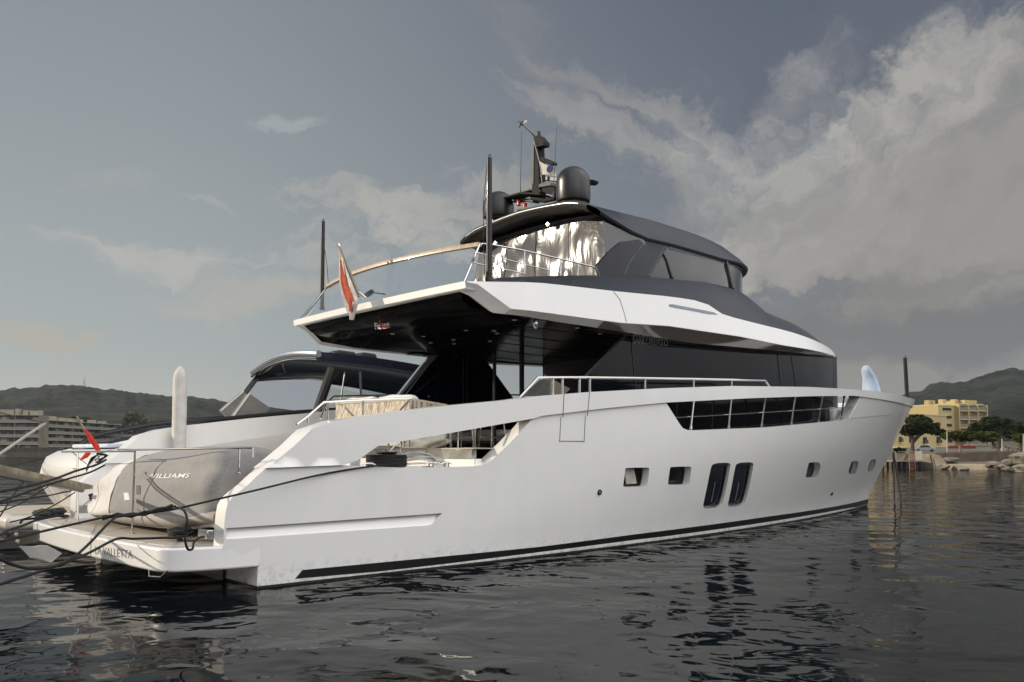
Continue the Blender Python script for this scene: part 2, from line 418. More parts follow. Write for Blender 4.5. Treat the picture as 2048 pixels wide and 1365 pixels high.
def teak():
    m = bpy.data.materials.new('teak'); m.use_nodes = True; nb = NB(m.node_tree); p = m.node_tree.nodes['Principled BSDF']
    t = nb.n('ShaderNodeTexCoord'); s_ = nb.n('ShaderNodeSeparateXYZ', i={0: t.outputs['Object']})
    w = nb.m('FRACT', nb.m('MULTIPLY', s_.outputs[1], 14.0)); line = nb.sm(nb.m('ABSOLUTE', nb.m('SUBTRACT', w, .5)), .44, .49)
    mp = nb.n('ShaderNodeMapping', i={0: t.outputs['Object']}); mp.inputs['Scale'].default_value = (1.5, 14, 14)
    n = nb.n('ShaderNodeTexNoise', i={'Vector': mp.outputs[0], 'Scale': 2, 'Detail': 6})
    c = nb.mix(n.outputs[0], (.34, .30, .25), (.50, .45, .38)); c = nb.mix(line, c, (.09, .08, .07))
    m.node_tree.links.new(c, p.inputs['Base Color']); p.inputs['Roughness'].default_value = .6; return m
TEAK = teak()
WOOD = mat('varnished_wood', (.58, .45, .31), .35, nz=.12, scale=9, coat=.3)
STEEL = mat('polished_steel', (.62, .61, .6), .16, metal=1, nz=.03)
CARBON = mat('carbon_tube', (.016, .016, .018), .4, coat=.1, nz=.1, spec=.3)
ANTI = mat('antifouling_black', (.006, .006, .007), .35, nz=.2)
GLASSD = mat('dark_glass', (.004, .005, .008), .03, nz=.2, scale=.7, spec=.17)
GLASSB = mat('blue_dark_glass', (.004, .008, .018), .05, nz=.2, scale=.7, spec=.4)
RIM = mat('rubber', (.01, .01, .012), .4)
TINT = glass('tinted_pane', (.006, .007, .009), (.52, .56, .60))
BALU = glass('balustrade_pane', (.022, .026, .032), (.86, .89, .92))  # pale diffuse colour stands in for a faint reflection on the glass
CLEAR = glass('clear_pane', (.004, .004, .004), (.84, .86, .86))
ROPE = mat('black_rope', (.012, .012, .014), .85, bump=.6, bscale=90)
ROPEW = mat('white_rope', (.80, .78, .74), .85, bump=.6, bscale=90, nz=.1)
CREAM = mat('cream_canvas', (.62, .59, .52), .85, nz=.12, scale=4, bump=.5, bscale=25)

# ------------------------------------------------------------------ water
def water():
    m = bpy.data.materials.new('sea_water'); m.use_nodes = True; nb = NB(m.node_tree); p = m.node_tree.nodes['Principled BSDF']
    p.inputs['Base Color'].default_value = (.003, .005, .007, 1); p.inputs['Roughness'].default_value = .035
    p.inputs['IOR'].default_value = 1.333; p.inputs['Specular IOR Level'].default_value = .075; p.inputs['Specular Tint'].default_value = (.42, .46, .53, 1)
    g = nb.n('ShaderNodeNewGeometry')
    def nz(sx, sy, sc, det, rot, rough=.5):
        mp = nb.n('ShaderNodeMapping', i={0: g.outputs['Position']}); mp.inputs['Scale'].default_value = (sx, sy, 1); mp.inputs['Rotation'].default_value = (0, 0, rot)
        return nb.n('ShaderNodeTexNoise', i={'Vector': mp.outputs[0], 'Scale': sc, 'Detail': det, 'Roughness': rough, 'Distortion': .4}).outputs[0]
    a = nz(1, 1, .55, 2, .3); c = nz(1.0, .8, 1.9, 2, -.5); d = nz(1, .7, 6.5, 2, .2)
    h = nb.m('ADD', nb.m('MULTIPLY', a, .50), nb.m('ADD', nb.m('MULTIPLY', c, .10), nb.m('MULTIPLY', d, .005)))
    # calmer in the lee close to the yacht, livelier away from it
    calm = nb.sm(nz(1, 1, .12, 3, 0), .35, .65, .55, 1.15)
    bp = nb.n('ShaderNodeBump', i={'Height': h, 'Strength': calm, 'Distance': WAVE})
    gl = nb.n('ShaderNodeBsdfGlossy', i={'Color': (.70, .69, .68, 1), 'Roughness': .03, 'Normal': bp.outputs[0]})
    df = nb.n('ShaderNodeBsdfDiffuse', i={'Color': (.003, .005, .007, 1)})
    fr = nb.n('ShaderNodeFresnel', i={'IOR': 1.18, 'Normal': bp.outputs[0]})
    x = nb.n('ShaderNodeMixShader', i={0: fr.outputs[0], 1: df.outputs[0], 2: gl.outputs[0]})
    m.node_tree.links.new(x.outputs[0], m.node_tree.nodes['Material Output'].inputs[0]); return m
WAVE = 0.22
WAT = water()
a = A(); a.add([(-3000, -3000, 0), (5000, -3000, 0), (5000, 5000, 0), (-3000, 5000, 0)], [(0, 1, 2, 3)])
struct(a.build('water', WAT, recalc=False), label='dark rippled harbour water')

# ------------------------------------------------------------------ the motor yacht
yacht = thing('motor_yacht', 'large white motor yacht with dark grey upper works filling the middle of the picture', 'yacht', (0, 0, 0))
stem = [Y(x, y, 0) for x, y in [(1818,803),(1813,813),(1803.6,850),(1790,885),(1777,916),(1762,942),(1738,987),(1736.5,1002)]][::-1]
SX = [23.9]+[p.x for p in stem]; SZ = [-.5]+[p.z for p in stem]
def B(x, z):                                  # half beam of the hull
    zt = min(max(z/3.4, 0), 1); xs = interp(z, SZ, SX)
    bm = 3.39+.14*min(max(z/2., 0), 1); xm = 1+11*zt; p = 2.1+.55*zt
    if x < 0: bm -= .25*(x/1.2)**2
    if x <= xm: return bm
    s = (x-xm)/(xs-xm); return bm*(1-min(s, 1.1)**p)
def stemx(z): return interp(z, SZ, SX)
sheer = xz([(619,859),(669,841.7),(754,828.5),(889,812),(1020,800),(1080,792.4),(1175,784.8),(1324,777),(1461,772.6),(1613,774.5),(1727,781),(1784.5,788.6)], B)
sheer += [(22, 3.53), (25, 3.62), (stemx(3.7)-.02, 3.70)]
aft_edge = xz([(447,1075),(448,1057),(450.5,1030),(454,1012),(463,997),(478,984),(496,970),(510,956)], B)
hull_out = [(0.0, -.35), (0.0, .36), (aft_edge[0][0], .40)]+aft_edge+xz([(537,932),(584,894)], B)+[(x+.03, z-.03) for x, z in sheer]
hull_out += [(stemx(z), z) for z in (3.4, 3.0, 2.5, 2.0, 1.6, 1.2, .8, .4, .15, -.1, -.35)]
hole_aft = xz([(684,931),(712,921),(730,908),(754,886),(790,874),(1060,829),(1064,838),(1051.6,853),(1022,884),(993,912),(980,924),(964,931),(944,933),(820,936.5)], B)
hole_win = xz([(1330,802),(1360,849.5),(1366,857),(1375,860.5),(1390,861),(1537,855),(1688,840.7),(1697,837),(1722,789)], B)
Z3 = lambda pts: [(1160+x/5.12, 900+y/5.12) for x, y in pts]
Z4 = lambda pts: [(1560+x/6.827, 860+y/6.827) for x, y in pts]
ports = [Z3([(470,185),(700,180),(714,192),(690,360),(675,374),(450,382),(440,372),(465,196)]),
         Z3([(930,175),(1130,170),(1143,182),(1120,345),(1105,356),(908,360),(898,348),(922,186)]),
         Z4([(405,445),(570,440),(520,630),(500,645),(355,655),(348,640),(390,460)]),
         Z4([(985,430),(1085,418),(1035,590),(1020,603),(920,608),(972,445)]),
         Z4([(1250,405),(1325,402),(1265,560),(1250,570),(1185,575),(1237,420)])]
ovals = [Z3([(1365,137),(1520,131),(1542,150),(1535,190),(1465,540),(1430,592),(1280,607),(1260,588),(1265,540),(1335,190)]),
         Z3([(1610,133),(1760,126),(1778,148),(1770,190),(1700,520),(1665,572),(1530,590),(1512,572),(1520,530),(1585,180)])]
P_xz = [chaikin(xz(q, B), 2) for q in ports]; O_xz = [chaikin(xz(q, B), 2) for q in ovals]
rec = xz([(449,1057),(884.6,1026.8),(866,1048),(858,1051),(449,1079)], B); rec = [(aft_edge[1][0]+.03, rec[0][1])]+rec[1:4]+[(aft_edge[1][0]+.03, rec[4][1])]
a = A()
sheet(a, hull_out, [hole_aft, hole_win, rec]+P_xz+O_xz, B, .30, step=.32)
# transom under the platform
a.add([(.02, -3.38, -.35), (.02, 3.38, -.35), (.02, 3.38, .5), (.02, -3.38, .5)], [(0, 1, 2, 3)])
hull = a.build('hull', GEL, yacht, bevel=.035, seg=3, weld=.0005, angle=30)
# sloping floor of the long stern recess
zb = min(p[1] for p in rec); zt_ = max(p[1] for p in rec)
x0r, z0r = rec[0]; x1r, z1r = rec[1]; xb0, zb0 = rec[4]; xb1, zb1 = rec[2]
def Brec(x, z):
    f_ = (x-x0r)/(x1r-x0r); zlo = zb0+(zb1-zb0)*f_; zhi = z0r+(z1r-z0r)*f_
    return B(x, z)-.012-.085*min(max((z-zlo)/(zhi-zlo), 0), 1.2)
a = A(); sheet(a, [(x0r-.03, zb0-.02), (x1r+.1, zb1-.02), (x1r+.1, z1r+.03), (x0r-.03, z0r+.03)], [], Brec, .05, step=.15, both=False)
pair(a, 'stern_recess', GEL, yacht, weld=.0005)
# boot stripe
st = xz([(605,1140.4),(760,1125.5),(900,1112),(1080,1094),(1270,1069),(1461,1045.6),(1651,1028.5)], B)
low = xz([(590,1158),(760,1143),(900,1127),(1080,1104.5),(1270,1080),(1461,1055.5),(1651,1036)], B)
st = st[:-2]+[(14, .245), (18, .23), (21.5, .22), (stemx(.22), .22)]; low = low[:-2]+[(14, .06), (18, .05), (21.5, .045), (stemx(.045), .045)]
a = A(); sheet(a, low+st[::-1], [], B, .012, step=.35, off=.007, both=False); pair(a, 'boot_stripe', ANTI, yacht, weld=.0005)
# bulwark cap and stern wing, one long band proud of the hull
aft_w = xz([(531,936.5),(545,925),(584,893),(606,872)], B)
bot = xz([(684,930.5),(712,921),(730,908),(754,891.5),(800,883),(900,866),(1000,848.5),(1064,837.5),(1080,832.5),(1200,818),(1324,806),(1500,797),(1620,793),(1704,792)], B)
band = aft_w+sheer+[(stemx(3.42)+.0, 3.42), (25, 3.36), (22, 3.31)]+bot[::-1]
a = A(); sheet(a, band, [], B, .42, step=.3, off=.05)
a.build('bulwark_rail', GEL, yacht, bevel=.07, seg=4, weld=.0005, angle=30)
# glass behind every porthole, its frame, and the curtain seen in the first one
def frame_ring(q, w, Wf, thick, off):
    cx = sum(p[0] for p in q)/len(q); cz = sum(p[1] for p in q)/len(q)
    inner = [(cx+(p[0]-cx)*(1-w), cz+(p[1]-cz)*(1-w*.7)) for p in q]
    a_ = A(); sheet(a_, q, [inner], Wf, thick, step=.12, off=off, both=False); return a_
for q in P_xz:
    f_ = frame_ring(q, .12, B, .02, -.165).build('porthole_frame', RIM, yacht)
    a = A(); sheet(a, q, [], B, .01, step=.2, off=-.175, both=False); a.build('porthole_glass', GLASSD, f_)
for q in O_xz:
    f_ = frame_ring(q, .13, B, .03, -.07).build('hull_window_frame', BLACKG, yacht, bevel=.008)
    a = A(); sheet(a, q, [], B, .01, step=.2, off=-.09, both=False); a.build('hull_window_glass', GLASSB, f_)
    cx = sum(p[0] for p in q)/len(q); cz = sum(p[1] for p in q)/len(q)
    a = A(); a.tube([(cx+.12, -B(cx, cz)+.08, cz+.33), (cx-.12, -B(cx, cz)+.08, cz-.35)], .012); a.build('glazing_bar', BLACKG, f_)
a = A()
for k in range(6):
    c = P_xz[0]; cx = sum(p[0] for p in c)/len(c)-.1+k*.05; a.tube([(cx-.1, -B(7, 1.4)+.19, 1.62), (cx+.02, -B(7, 1.4)+.19, 1.22)], .028, n=6)
a.build('cabin_curtain', CREAM, yacht)
for px, py in ((1198.5, 985), (1663, 987.5)):
    p = onW(px, py, B); a = A(); a.lathe(p+Vector((0, .02, 0)), [(.02, 0), (.05, 0), (.055, .03), (.045, .05), (.03, .045), (.03, .0)], n=16, axis=(0.15, -1, 0))
    a.build('drain_outlet', RIM, yacht)
# window bars across the forward bulwark opening
zz7 = lambda x, y: (1280+x/3.531, 560+y/3.531)
Bi = lambda x, z: B(x, z)-.06
bars = [((380,850),(357,1056)), ((645,833),(625,1052)), ((887,825),(858,1040)), ((1097,820),(1067,1026)), ((1288,820),(1258,1008)), ((1443,822),(1420,990))]
midp = []
for (x0, y0), (x1, y1) in bars:
    p0 = onW(*zz7(x0, y0-8), Bi); p1 = onW(*zz7(x1, y1), Bi); a = A()
    a.tube([p1, p0], .022); d = (p0-p1).normalized(); a.tube([p1, p1+d*.07], .035); a.tube([p0-d*.08, p0], .032)
    pair(a, 'bulwark_stanchion', STEEL, yacht)
a = A(); a.tube([onW(*zz7(x, y), Bi) for x, y in ((215,975),(480,962),(700,948),(1000,930),(1290,912),(1505,898))], .011, n=6); pair(a, 'guard_wire', STEEL, yacht)
# lighter pocket panel at the forward end of the opening
pk = xz([(1697,838),(1722,796),(1800,812),(1722,835)], B)
a = A(); sheet(a, [pk[0], pk[1], (21, 3.2), (20.5, 2.95), pk[3]], [], B, .02, step=.3, off=.012, both=False); pair(a, 'bow_panel', GEL, yacht, bevel=.01, weld=.0005)
# side gate seams in the bulwark
for q in ([(1124,786),(1119,884)], [(1175,785),(1170.5,832),(1168,884)], [(1119.5,882.5),(1168.5,883)]):
    pts = dens([tuple(onW(x, y, B)) for x, y in q], .15, closed=False); a = A()
    for i in range(len(pts)-1):
        p0, p1 = Vector(pts[i]), Vector(pts[i+1]); o_ = .053 if (p0.z+p1.z)/2 > 2.50 else .002
        p0.y -= o_; p1.y -= o_; a.tube([p0, p1], .006, n=4)
    a.build('gate_seam', RIM, yacht)

a = A(); a.box((-.02, -2.35, -.4), (.03, 2.35, .285)); a.build('transom_shade', ANTI, yacht)  # black box stands in for the shaded gap under the platform
# bathing platform
def plat_x(y): return -1.20-.14*(1-(y/3.1)**2)
half = [(.03, -(B(.03, .5)+.003)), (0, -(B(0, .5)+.004)), (-.4, -(B(-.4, .5)+.004)), (-.8, -(B(-.8, .5)+.004)), (-1.02, -(B(-1.02, .5)-.005)), (-1.15, -3.13), (-1.2, -3.03)]
edge = half+[(plat_x(y), y) for y in (-2.8, -2.2, -1.5, -.8, 0)]
full = edge+[(x, -y) for x, y in edge[:-1][::-1]]
a = A(); a.prism([(x, y, .29) for x, y in full], (0, 0, .31))
plat = a.build('swim_platform', GEL, yacht, bevel=.045, seg=3)
ins = [(1.2, -2.95), (-.1, -3.0), (-.85, -2.95), (-1.02, -2.8)]+[(plat_x(y)+.16, y) for y in (-2.2, -1.5, -.8, 0)]
ins = ins+[(x, -y) for x, y in ins[:-1][::-1]]
a = A(); a.prism([(x, y, .598) for x, y in ins], (0, 0, .008)); a.build('platform_decking', TEAK, yacht)
q0 = X(189, 1112, -1.3); q1 = X(263, 1122, -1.3)
def onplat(px, py):
    p = X(px, py, -1.3)
    for _ in range(8): p = X(px, py, plat_x(p.y)-.003)
    return p
l0 = onplat(189.5, 1108); l1 = onplat(264, 1118)
text('LA VALLETTA', .162, l0, l1-l0, (0, 0, 1), mat('grey_lettering', (.22, .22, .22), .4), yacht, 'port_lettering', width=(l1-l0).length, ext=.0, wrap=lambda c: Vector((plat_x(c.y)-.004, c.y, c.z)))
for px in (182,): # seams in the platform's edge
    p = onplat(px, 1085); a = A(); a.tube([(p.x-.002, p.y, .595), (p.x-.002, p.y, .295)], .004, n=4); a.build('platform_seam', RIM, yacht)
p = onplat(74, 1075); a = A(); a.tube([(p.x-.002, p.y, .595), (p.x-.002, p.y, .295)], .004, n=4); a.build('platform_seam', RIM, yacht)
a = A(); a.tube([onplat(291, 1143)+Vector((.05, 0, .02)), onplat(296, 1149)+Vector((.02, 0, -.03)), onplat(322, 1150)+Vector((.0, 0, -.03)), onplat(328, 1145)+Vector((.05, 0, .02))], .012); a.build('boarding_handle', STEEL, yacht)
# stern socket light
p = onW(423, 1069, lambda x, z: B(x, z)+.01)
# beach wall, side decks and cockpit floor
a = A(); a.box((1.2, -3.2, .55), (1.5, 3.2, 1.52)); a.build('stern_wall', GEL, yacht, bevel=.04)
a = A(); a.box((1.2, -3.35, 1.46), (3.98, 3.35, 1.565)); a.build('side_deck', WHITE, yacht)
a = A(); a.box((3.9, -3.3, 1.3), (4.0, 3.3, 1.72)); a.build('step_riser', WHITE, yacht)
STP = mat('brushed_panel', (.36, .37, .37), .22, metal=1, nz=.15, scale=3)
for k in range(5):
    y0 = -3.2+k*1.28; a = A(); a.box((3.88, y0, 1.722), (3.98, y0+1.26, 1.885)); a.build('steel_step_panel', STP, yacht, bevel=.004)
a = A(); a.box((3.87, -3.25, 1.886), (11.2, 3.25, 1.905)); a.build('cockpit_decking', TEAK, yacht)
a = A(); a.box((6.6, -3.3, 2.05), (11, -2.5, 2.12)); pair(a, 'walkaround_deck', TEAK, yacht); a = A()
rows = [[(x, -s*max(B(x, 2.2)-.25, 0), 2.16+max(0, x-11)*.03) for s in (1, .5, 0, -.5, -1)] for x in [11+.5*i for i in range(30)]]
a.grid(rows); a.build('main_deck', TEAK, yacht)

# ------------------------------------------------------------------ superstructure
def plan(w0, xm, xn, p):
    return lambda x, z=0: w0 if x <= xm else max(w0*(1-min((x-xm)/(xn-xm), 1.0)**p), 0.0)
_wb = plan(3.35, 11, 20.9, 3.2)
def WB(x, z=0): return _wb(x) if x > 5 else 3.35-.33*(5-x)/1.1
def WT(x, z=0): return WB(x)-.10*min(1, max(0, (x-3.9)/1.0))*max(0, min(1, (20.5-x)/4))
def WL(x, z=0): return max(WB(x)-.18*max(0, min(1, (20.8-x)/5)), 0)
def tab(px, Wf, extra=()):
    q = [onW(x, y, Wf) for x, y in px]; q = sorted([(p.x, p.z) for p in q]+list(extra)); return [p[0] for p in q], [p[1] for p in q]
XN = 20.88
tT = tab([(930.6,562.7),(974,563.7),(1093,567),(1232,583),(1344.7,594),(1396,602),(1415.6,609),(1448,630.8),(1523.6,650),(1577,663)], WT, [(18, 4.60), (20.88, 4.5)])
tM = tab([(951.6,566),(1022.5,618.5),(1241.6,646),(1336.6,652),(1478,673),(1560,690)], WB, [(16.5, 4.43), (18, 4.50), (20.88, 4.45)])
tL = tab([(930.6,584.6),(987,626.5),(1120,645),(1254.5,665),(1383,686),(1560,702)], WL, [(16.5, 4.38), (18, 4.45), (20.88, 4.40)])
if 0: print(tT, tM, tL)
def ext(t, x, xn=XN):                          # table value, carried on past its last entry
    xs, zs = t
    if x <= xs[-1]: return interp(x, xs, zs)
    return zs[-1]+(zs[-1]-zs[-3])/(xs[-1]-xs[-3])*(x-xs[-1])*.6
def front(x): return max(0, min(1, (x-16.5)/(XN-16.5)))
xs_ = [3.9+i*.2 for i in range(0, 8)]+[5.5+i*.5 for i in range(24)]+[17.4+i*.3 for i in range(9)]+[20.0, 20.2, 20.4, 20.6, 20.75, 20.85, 20.88]
def zT(x): return ext(tT, x)
def zM(x): return min(ext(tM, x), zT(x)-.01)
def zL(x): return min(ext(tL, x), zM(x)-.04)
def brow_side(s):
    rows = []
    for x in xs_:
        t, m, l = zT(x), zM(x), zL(x)
        wt, wm, wl = WT(x), WB(x), WL(x)
        rows.append([(x, s*max(wt-.28, 0), t-.03), (x, s*wt, t), (x, s*(wt+(wm-wt)*.5), t+(m-t)*.5), (x, s*wm, m), (x, s*wl, l), (x, s*max(wl-.12, 0), l+.05)])
    return rows
a = A(); a.grid(brow_side(-1)); pair(a, 'brow', GEL, yacht, angle=18, bevel=0, recalc=True)
# glossy underside of the brow's chamfer
CHAM = mat('taupe_gloss', (.12, .105, .09), .08, coat=1, nz=.05, scale=1)
rows = []
for x in xs_:
    if x < 4.6 or x > 20: continue
    rows.append([(x, -WB(x)-.003, zM(x)-.012), (x, -(WL(x)+.0)-.004, zL(x)-.006), (x, -max(WL(x)-.35, 0), zL(x)+.0)])
a = A(); a.grid([r_ for r_ in rows if r_[0][0] > 6.9]); pair(a, 'brow_chamfer', CHAM, yacht, angle=18)
# glossy black ceiling over the cockpit and side decks
rows = []
for x in [3.99, 4.1, 4.3, 4.6, 5, 5.5, 6, 6.6, 7.2, 8, 9, 10, 11, 12, 13, 14, 15, 16, 17, 18, 19, 20]:
    w = max(WL(x)-.05, 0); zz = zL(x)+.03; k = max(0, min(1, (5.6-x)/1.6)); zc = zz*(1-k)+(4.66)*k*1.0
    if x < 5.6: zc = min(zc, 4.66)
    rows.append([(x, w*u, zz+(zc-zz)*(1-abs(u)**6)) for u in (-1, -.97, -.9, -.8, -.6, -.3, 0, .3, .6, .8, .9, .97, 1)])
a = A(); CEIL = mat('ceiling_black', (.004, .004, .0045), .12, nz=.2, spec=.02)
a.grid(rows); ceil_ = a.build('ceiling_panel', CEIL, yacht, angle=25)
SEAM = mat('ceiling_seam', (.035, .035, .038), .2)
for y0 in (-2.2, -1.1, 0, 1.1, 2.2):
    a = A(); a.tube([(x, y0, zL(x)+.025-.004) for x in (5.7, 6.6, 7.2, 8, 9, 10, 11)], .008, n=4); a.build('ceiling_seam', SEAM, yacht)
# aft fascia between the two sides
def aftx(y): return 3.87-.08*(1-(y/3.0)**2)
a = A(); rows = []
for i in range(25):
    y = -3.02+6.04*i/24; x = aftx(y); zt = 4.74; zb_ = 4.60
    rows.append([(x+.35, y, zt+.02), (x, y, zt), (x+.01, y, zb_+.02), (x+.05, y, zb_), (x+.3, y, zb_+.015)])
a.grid(rows); a.build('aft_fascia', GEL, yacht, angle=30)
# soffit lights
LAMP = mat('lamp_lens', (.75, .72, .66), .3, metal=.0)
for px, py in ((785,668),(847,673),(861,686),(932,661),(988,662),(1029,640),(994,667),(980,683),(907,680),(908,688),(1155,656),(1200,668)):
    p = Z(px, py, 4.305); p2 = Vector((p.x, p.y, zL(p.x)+.03-.004))
    p = Z(px, py, p2.z)
    a = A(); a.lathe(p, [(.045, 0), (.05, -.006), (.03, -.012)], n=16); a.build('soffit_light', LAMP, yacht)
p = Z(1071, 645, 4.2); a = A(); a.lathe((p.x, p.y, 4.2), [(.04, .05), (.05, 0), (.05, -.05), (.035, -.1), (.01, -.12)], n=16); a.build('deck_lamp', STEEL, yacht)
# lettering under the ceiling edge (sponsor mark) and on the dark glass
p0 = X(749, 655, 4.35); p1 = X(781, 653, 4.35)
RED = mat('red_paint', (.62, .02, .015), .4)
LETW = mat('white_lettering', (.75, .75, .74), .4)
def mark(body, px0, px1, size, shear=.0):
    a_, c_ = X(*px0, 3.97), X(*px1, 3.97); return a_, c_
# curved visor below the fascia that carries the mark
rows = []
for i in range(25):
    u = -1+2*i/24; y = u*2.75; k = 1-u*u
    rows.append([(3.97, y, 4.64), (4.02-.02*k, y*.99, 4.56), (4.12-.04*k, y*.97, 4.44+.02*(1-k)), (4.32, y*.95, 4.36+.03*(1-k)), (4.8, y*.93, 4.33+.03*(1-k))])
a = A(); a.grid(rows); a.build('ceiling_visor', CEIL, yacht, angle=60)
def visx(y, z):
    k = 1-(y/2.75)**2
    return interp(-z, [-4.64, -4.56, -4.44, -4.36], [3.97, 4.02-.02*k, 4.12-.04*k, 4.32])
def onvis(px, py, o=.004):
    p = X(px, py, 4.04)
    for _ in range(12): p = X(px, py, visx(p.y, p.z)-o)
    return p
text_px('Fit', (750, 658.5), (762, 658.5), 12.5, onvis, LETW, yacht, 'sponsor_lettering', bold=.02, slant=(-.12, -1))
text_px('ine', (765, 656), (779, 652), 9.5, onvis, LETW, yacht, 'sponsor_lettering', bold=.01, slant=(-.12, -1))
a = A(); a.tube([onvis(757, 634), onvis(760, 645), onvis(763.5, 655), onvis(768, 657.5), onvis(780, 655)], [.008, .014, .016, .012, .005], n=6)
a.build('red_swoosh', RED, yacht)

# saloon: dark glass all round, dark pillar at the front
WG = plan(2.75, 13.5, 20.35, 4)
def WGf(x, z=0): return WG(x)
gz = lambda x: 2.05 if x < 11 else 2.1+.05*(x-11)
sl0 = onW(1172, 750, WGf); sl1 = onW(1250, 672, WGf)
ds = (sl1.x-sl0.x)/(sl1.z-sl0.z)
topz = lambda x: zL(x)+.12
pil = onW(1657, 775, WGf).x if True else 17
out = [(sl0.x-ds*(sl0.z-2.0), 2.0)]+[(sl0.x+ds*(topz(sl1.x)-sl0.z), topz(sl1.x)+.0)]+[(x, topz(x)) for x in (9.5, 11, 13, 15, 16.5, 17.4)]+[(17.05, gz(17))]+[(x, gz(x)-.3) for x in (15, 13, 11)]
a = A(); sheet(a, out, [], WGf, .05, step=.4, both=False); a.build('saloon_glass', GLASSD, yacht, weld=.0005)
outp = [(11.25, 2.0), (11.25, topz(11))]+[q for q in out if q[0] > 12.9 and q[1] > 3]+[q for q in out if q[0] > 12.9 and q[1] < 3]
a = A(); sheet(a, outp, [], WGf, .05, step=.4, both=False); a.v = [(x, -y, z) for x, y, z in a.v]; a.build('saloon_glass', GLASSD, yacht, weld=.0005)
out2 = [(17.42, topz(17.4)), (18.5, topz(18.5)), (19.5, topz(19.5)), (20.3, topz(20.3)), (20.3, 2.2), (19, 2.2), (17.05, 2.2)]
a = A(); sheet(a, out2, [], WGf, .3, step=.3); a.build('windscreen_pillar', GREY, yacht, weld=.0005)
for q in ([(1262,668),(1264,700),(1268,740),(1272,780)], [(1555,711),(1558,740),(1562,775)], [(1582,713),(1587,740),(1592,775)]):
    pts = [onW(x, y, lambda x_, z_: WG(x_)+.004) for x, y in q]; a = A(); a.tube(pts, .011, n=4); a.build('glass_joint', RIM, yacht)
a = A(); a.tube([onW(1166, 757, lambda x, z: WG(x)+.02), onW(1253, 668, lambda x, z: WG(x)+.02)], .028, n=6); pair(a, 'glass_edge_trim', GREY, yacht)
text_px('SANLORENZO', (1266, 686), (1336, 692.5), 10.5, lambda x, y: onW(x, y, lambda x_, z_: WG(x_)+.006), mat('silver_lettering', (.85, .84, .82), .5), yacht, 'side_lettering', bold=.004)
# interior: bulkhead, port structure and floor
INT = mat('dark_interior', (.004, .004, .004), .6, nz=.2)
a = A(); a.box((11.2, -2.6, 1.9), (11.3, 2.65, 4.4)); a.build('saloon_bulkhead', INT, yacht)
# port wind fin with dark glass and its blue-grey aft edge
yp = 2.9
fp = lambda px, py: Y(px, py, yp)
poly = [fp(886,700), fp(804,790), fp(800,860), fp(1060,860), fp(1029,800), fp(965,711), fp(955,695), fp(900,690)]
poly[0].z += .05
a = A(); a.prism(poly, (0, .07, 0)); fin = a.build('wind_fin', GLASSB, yacht)
for x0 in (925, 932.5, 989): a = A(); a.tube([fp(x0, 692)-Vector((0, .03, 0)), fp(x0, 850)-Vector((0, .03, 0))], .018, n=6); a.build('fin_mullion', BLACKM, fin)
ed = [Y(804,791,2.9), Y(812,791,2.84), Y(862,722,2.84), Y(873,704,2.84), Y(886,700,2.84), Y(884,700,2.9), Y(856,727,2.9)]
a = A(); e0, e1, e2 = fp(808, 791), fp(858, 727), fp(885, 700)
w_ = Vector((0.10, -.06, 0))
a.prism([e0-w_*1.2, e0+w_*.4, e1+w_*.4, e2+w_*.4, e2-w_*1.2, e1-w_*1.2], (0, .1, 0)); a.build('fin_edge', mat('satin_grey', (.30, .33, .38), .3, coat=.5, nz=.03), fin, bevel=.01)
kn = fp(856, 793); a = A(); a.lathe(kn-Vector((0, .02, 0)), [(.03, 0), (.04, .03), (.03, .05)], n=14, axis=(0, -1, 0)); a.build('lock_knob', STEEL, fin)
for px in (989, 1043.5):
    p = Y(px, 745, 1.6 if px < 1000 else 1.2); a = A(); a.tube([(p.x, p.y, 1.9), (p.x, p.y, 4.33)], .045 if px < 1000 else .06); a.build('deck_post', BLACKM, yacht)

# dark grey coaming of the upper deck, running down to the nose
WCc = plan(2.5, 10.5, 20.7, 3.0)
def WC(x, z=0): return WCc(x)
tC = tab([(987,556),(1106,551.8),(1196.5,550.8),(1296,553.4),(1415.6,565.3),(1473.6,579.8),(1489.7,589.5),(1528.4,625),(1591,650.5)], WC, [(18, 4.99), (20.7, 4.62)])
def zC(x): return max(ext(tC, x), zT(x)+.0)
if 0: print('C', tC)
rows = []
for x in xs_:
    if x < 4.3: continue
    c, t = zC(x), zT(x); k = max(0, min(1, (20.88-x)/1.0)); wc = min(WC(x), WT(x)-.06*k); wt = WT(x)-.03*k
    c = t+(c-t)*min(1, (x-4.3)/.8); inn = max(wc-.25, 0)
    rows.append([(x, -wt, t-.01), (x, -(wc+(wt-wc)*.55), t+(c-t)*.55), (x, -(wc+(wt-wc)*.12), t+(c-t)*.93), (x, -wc, c), (x, -inn, c+.0)])
a = A(); a.grid(rows); pair(a, 'coaming', GREY, yacht, angle=40)
# front deck slope, closing the coaming
rows = []
for x in xs_:
    if x < 12.5: continue
    c = zC(x); wc = min(WC(x), WT(x)-.06*max(0, min(1, (20.88-x)))); rows.append([(x, wc*u, c+.10*(1-u*u)*min(1, wc)) for u in (-1, -.8, -.4, 0, .4, .8, 1)])
a = A(); a.grid(rows); a.build('nose_deck', GREY, yacht, angle=40)
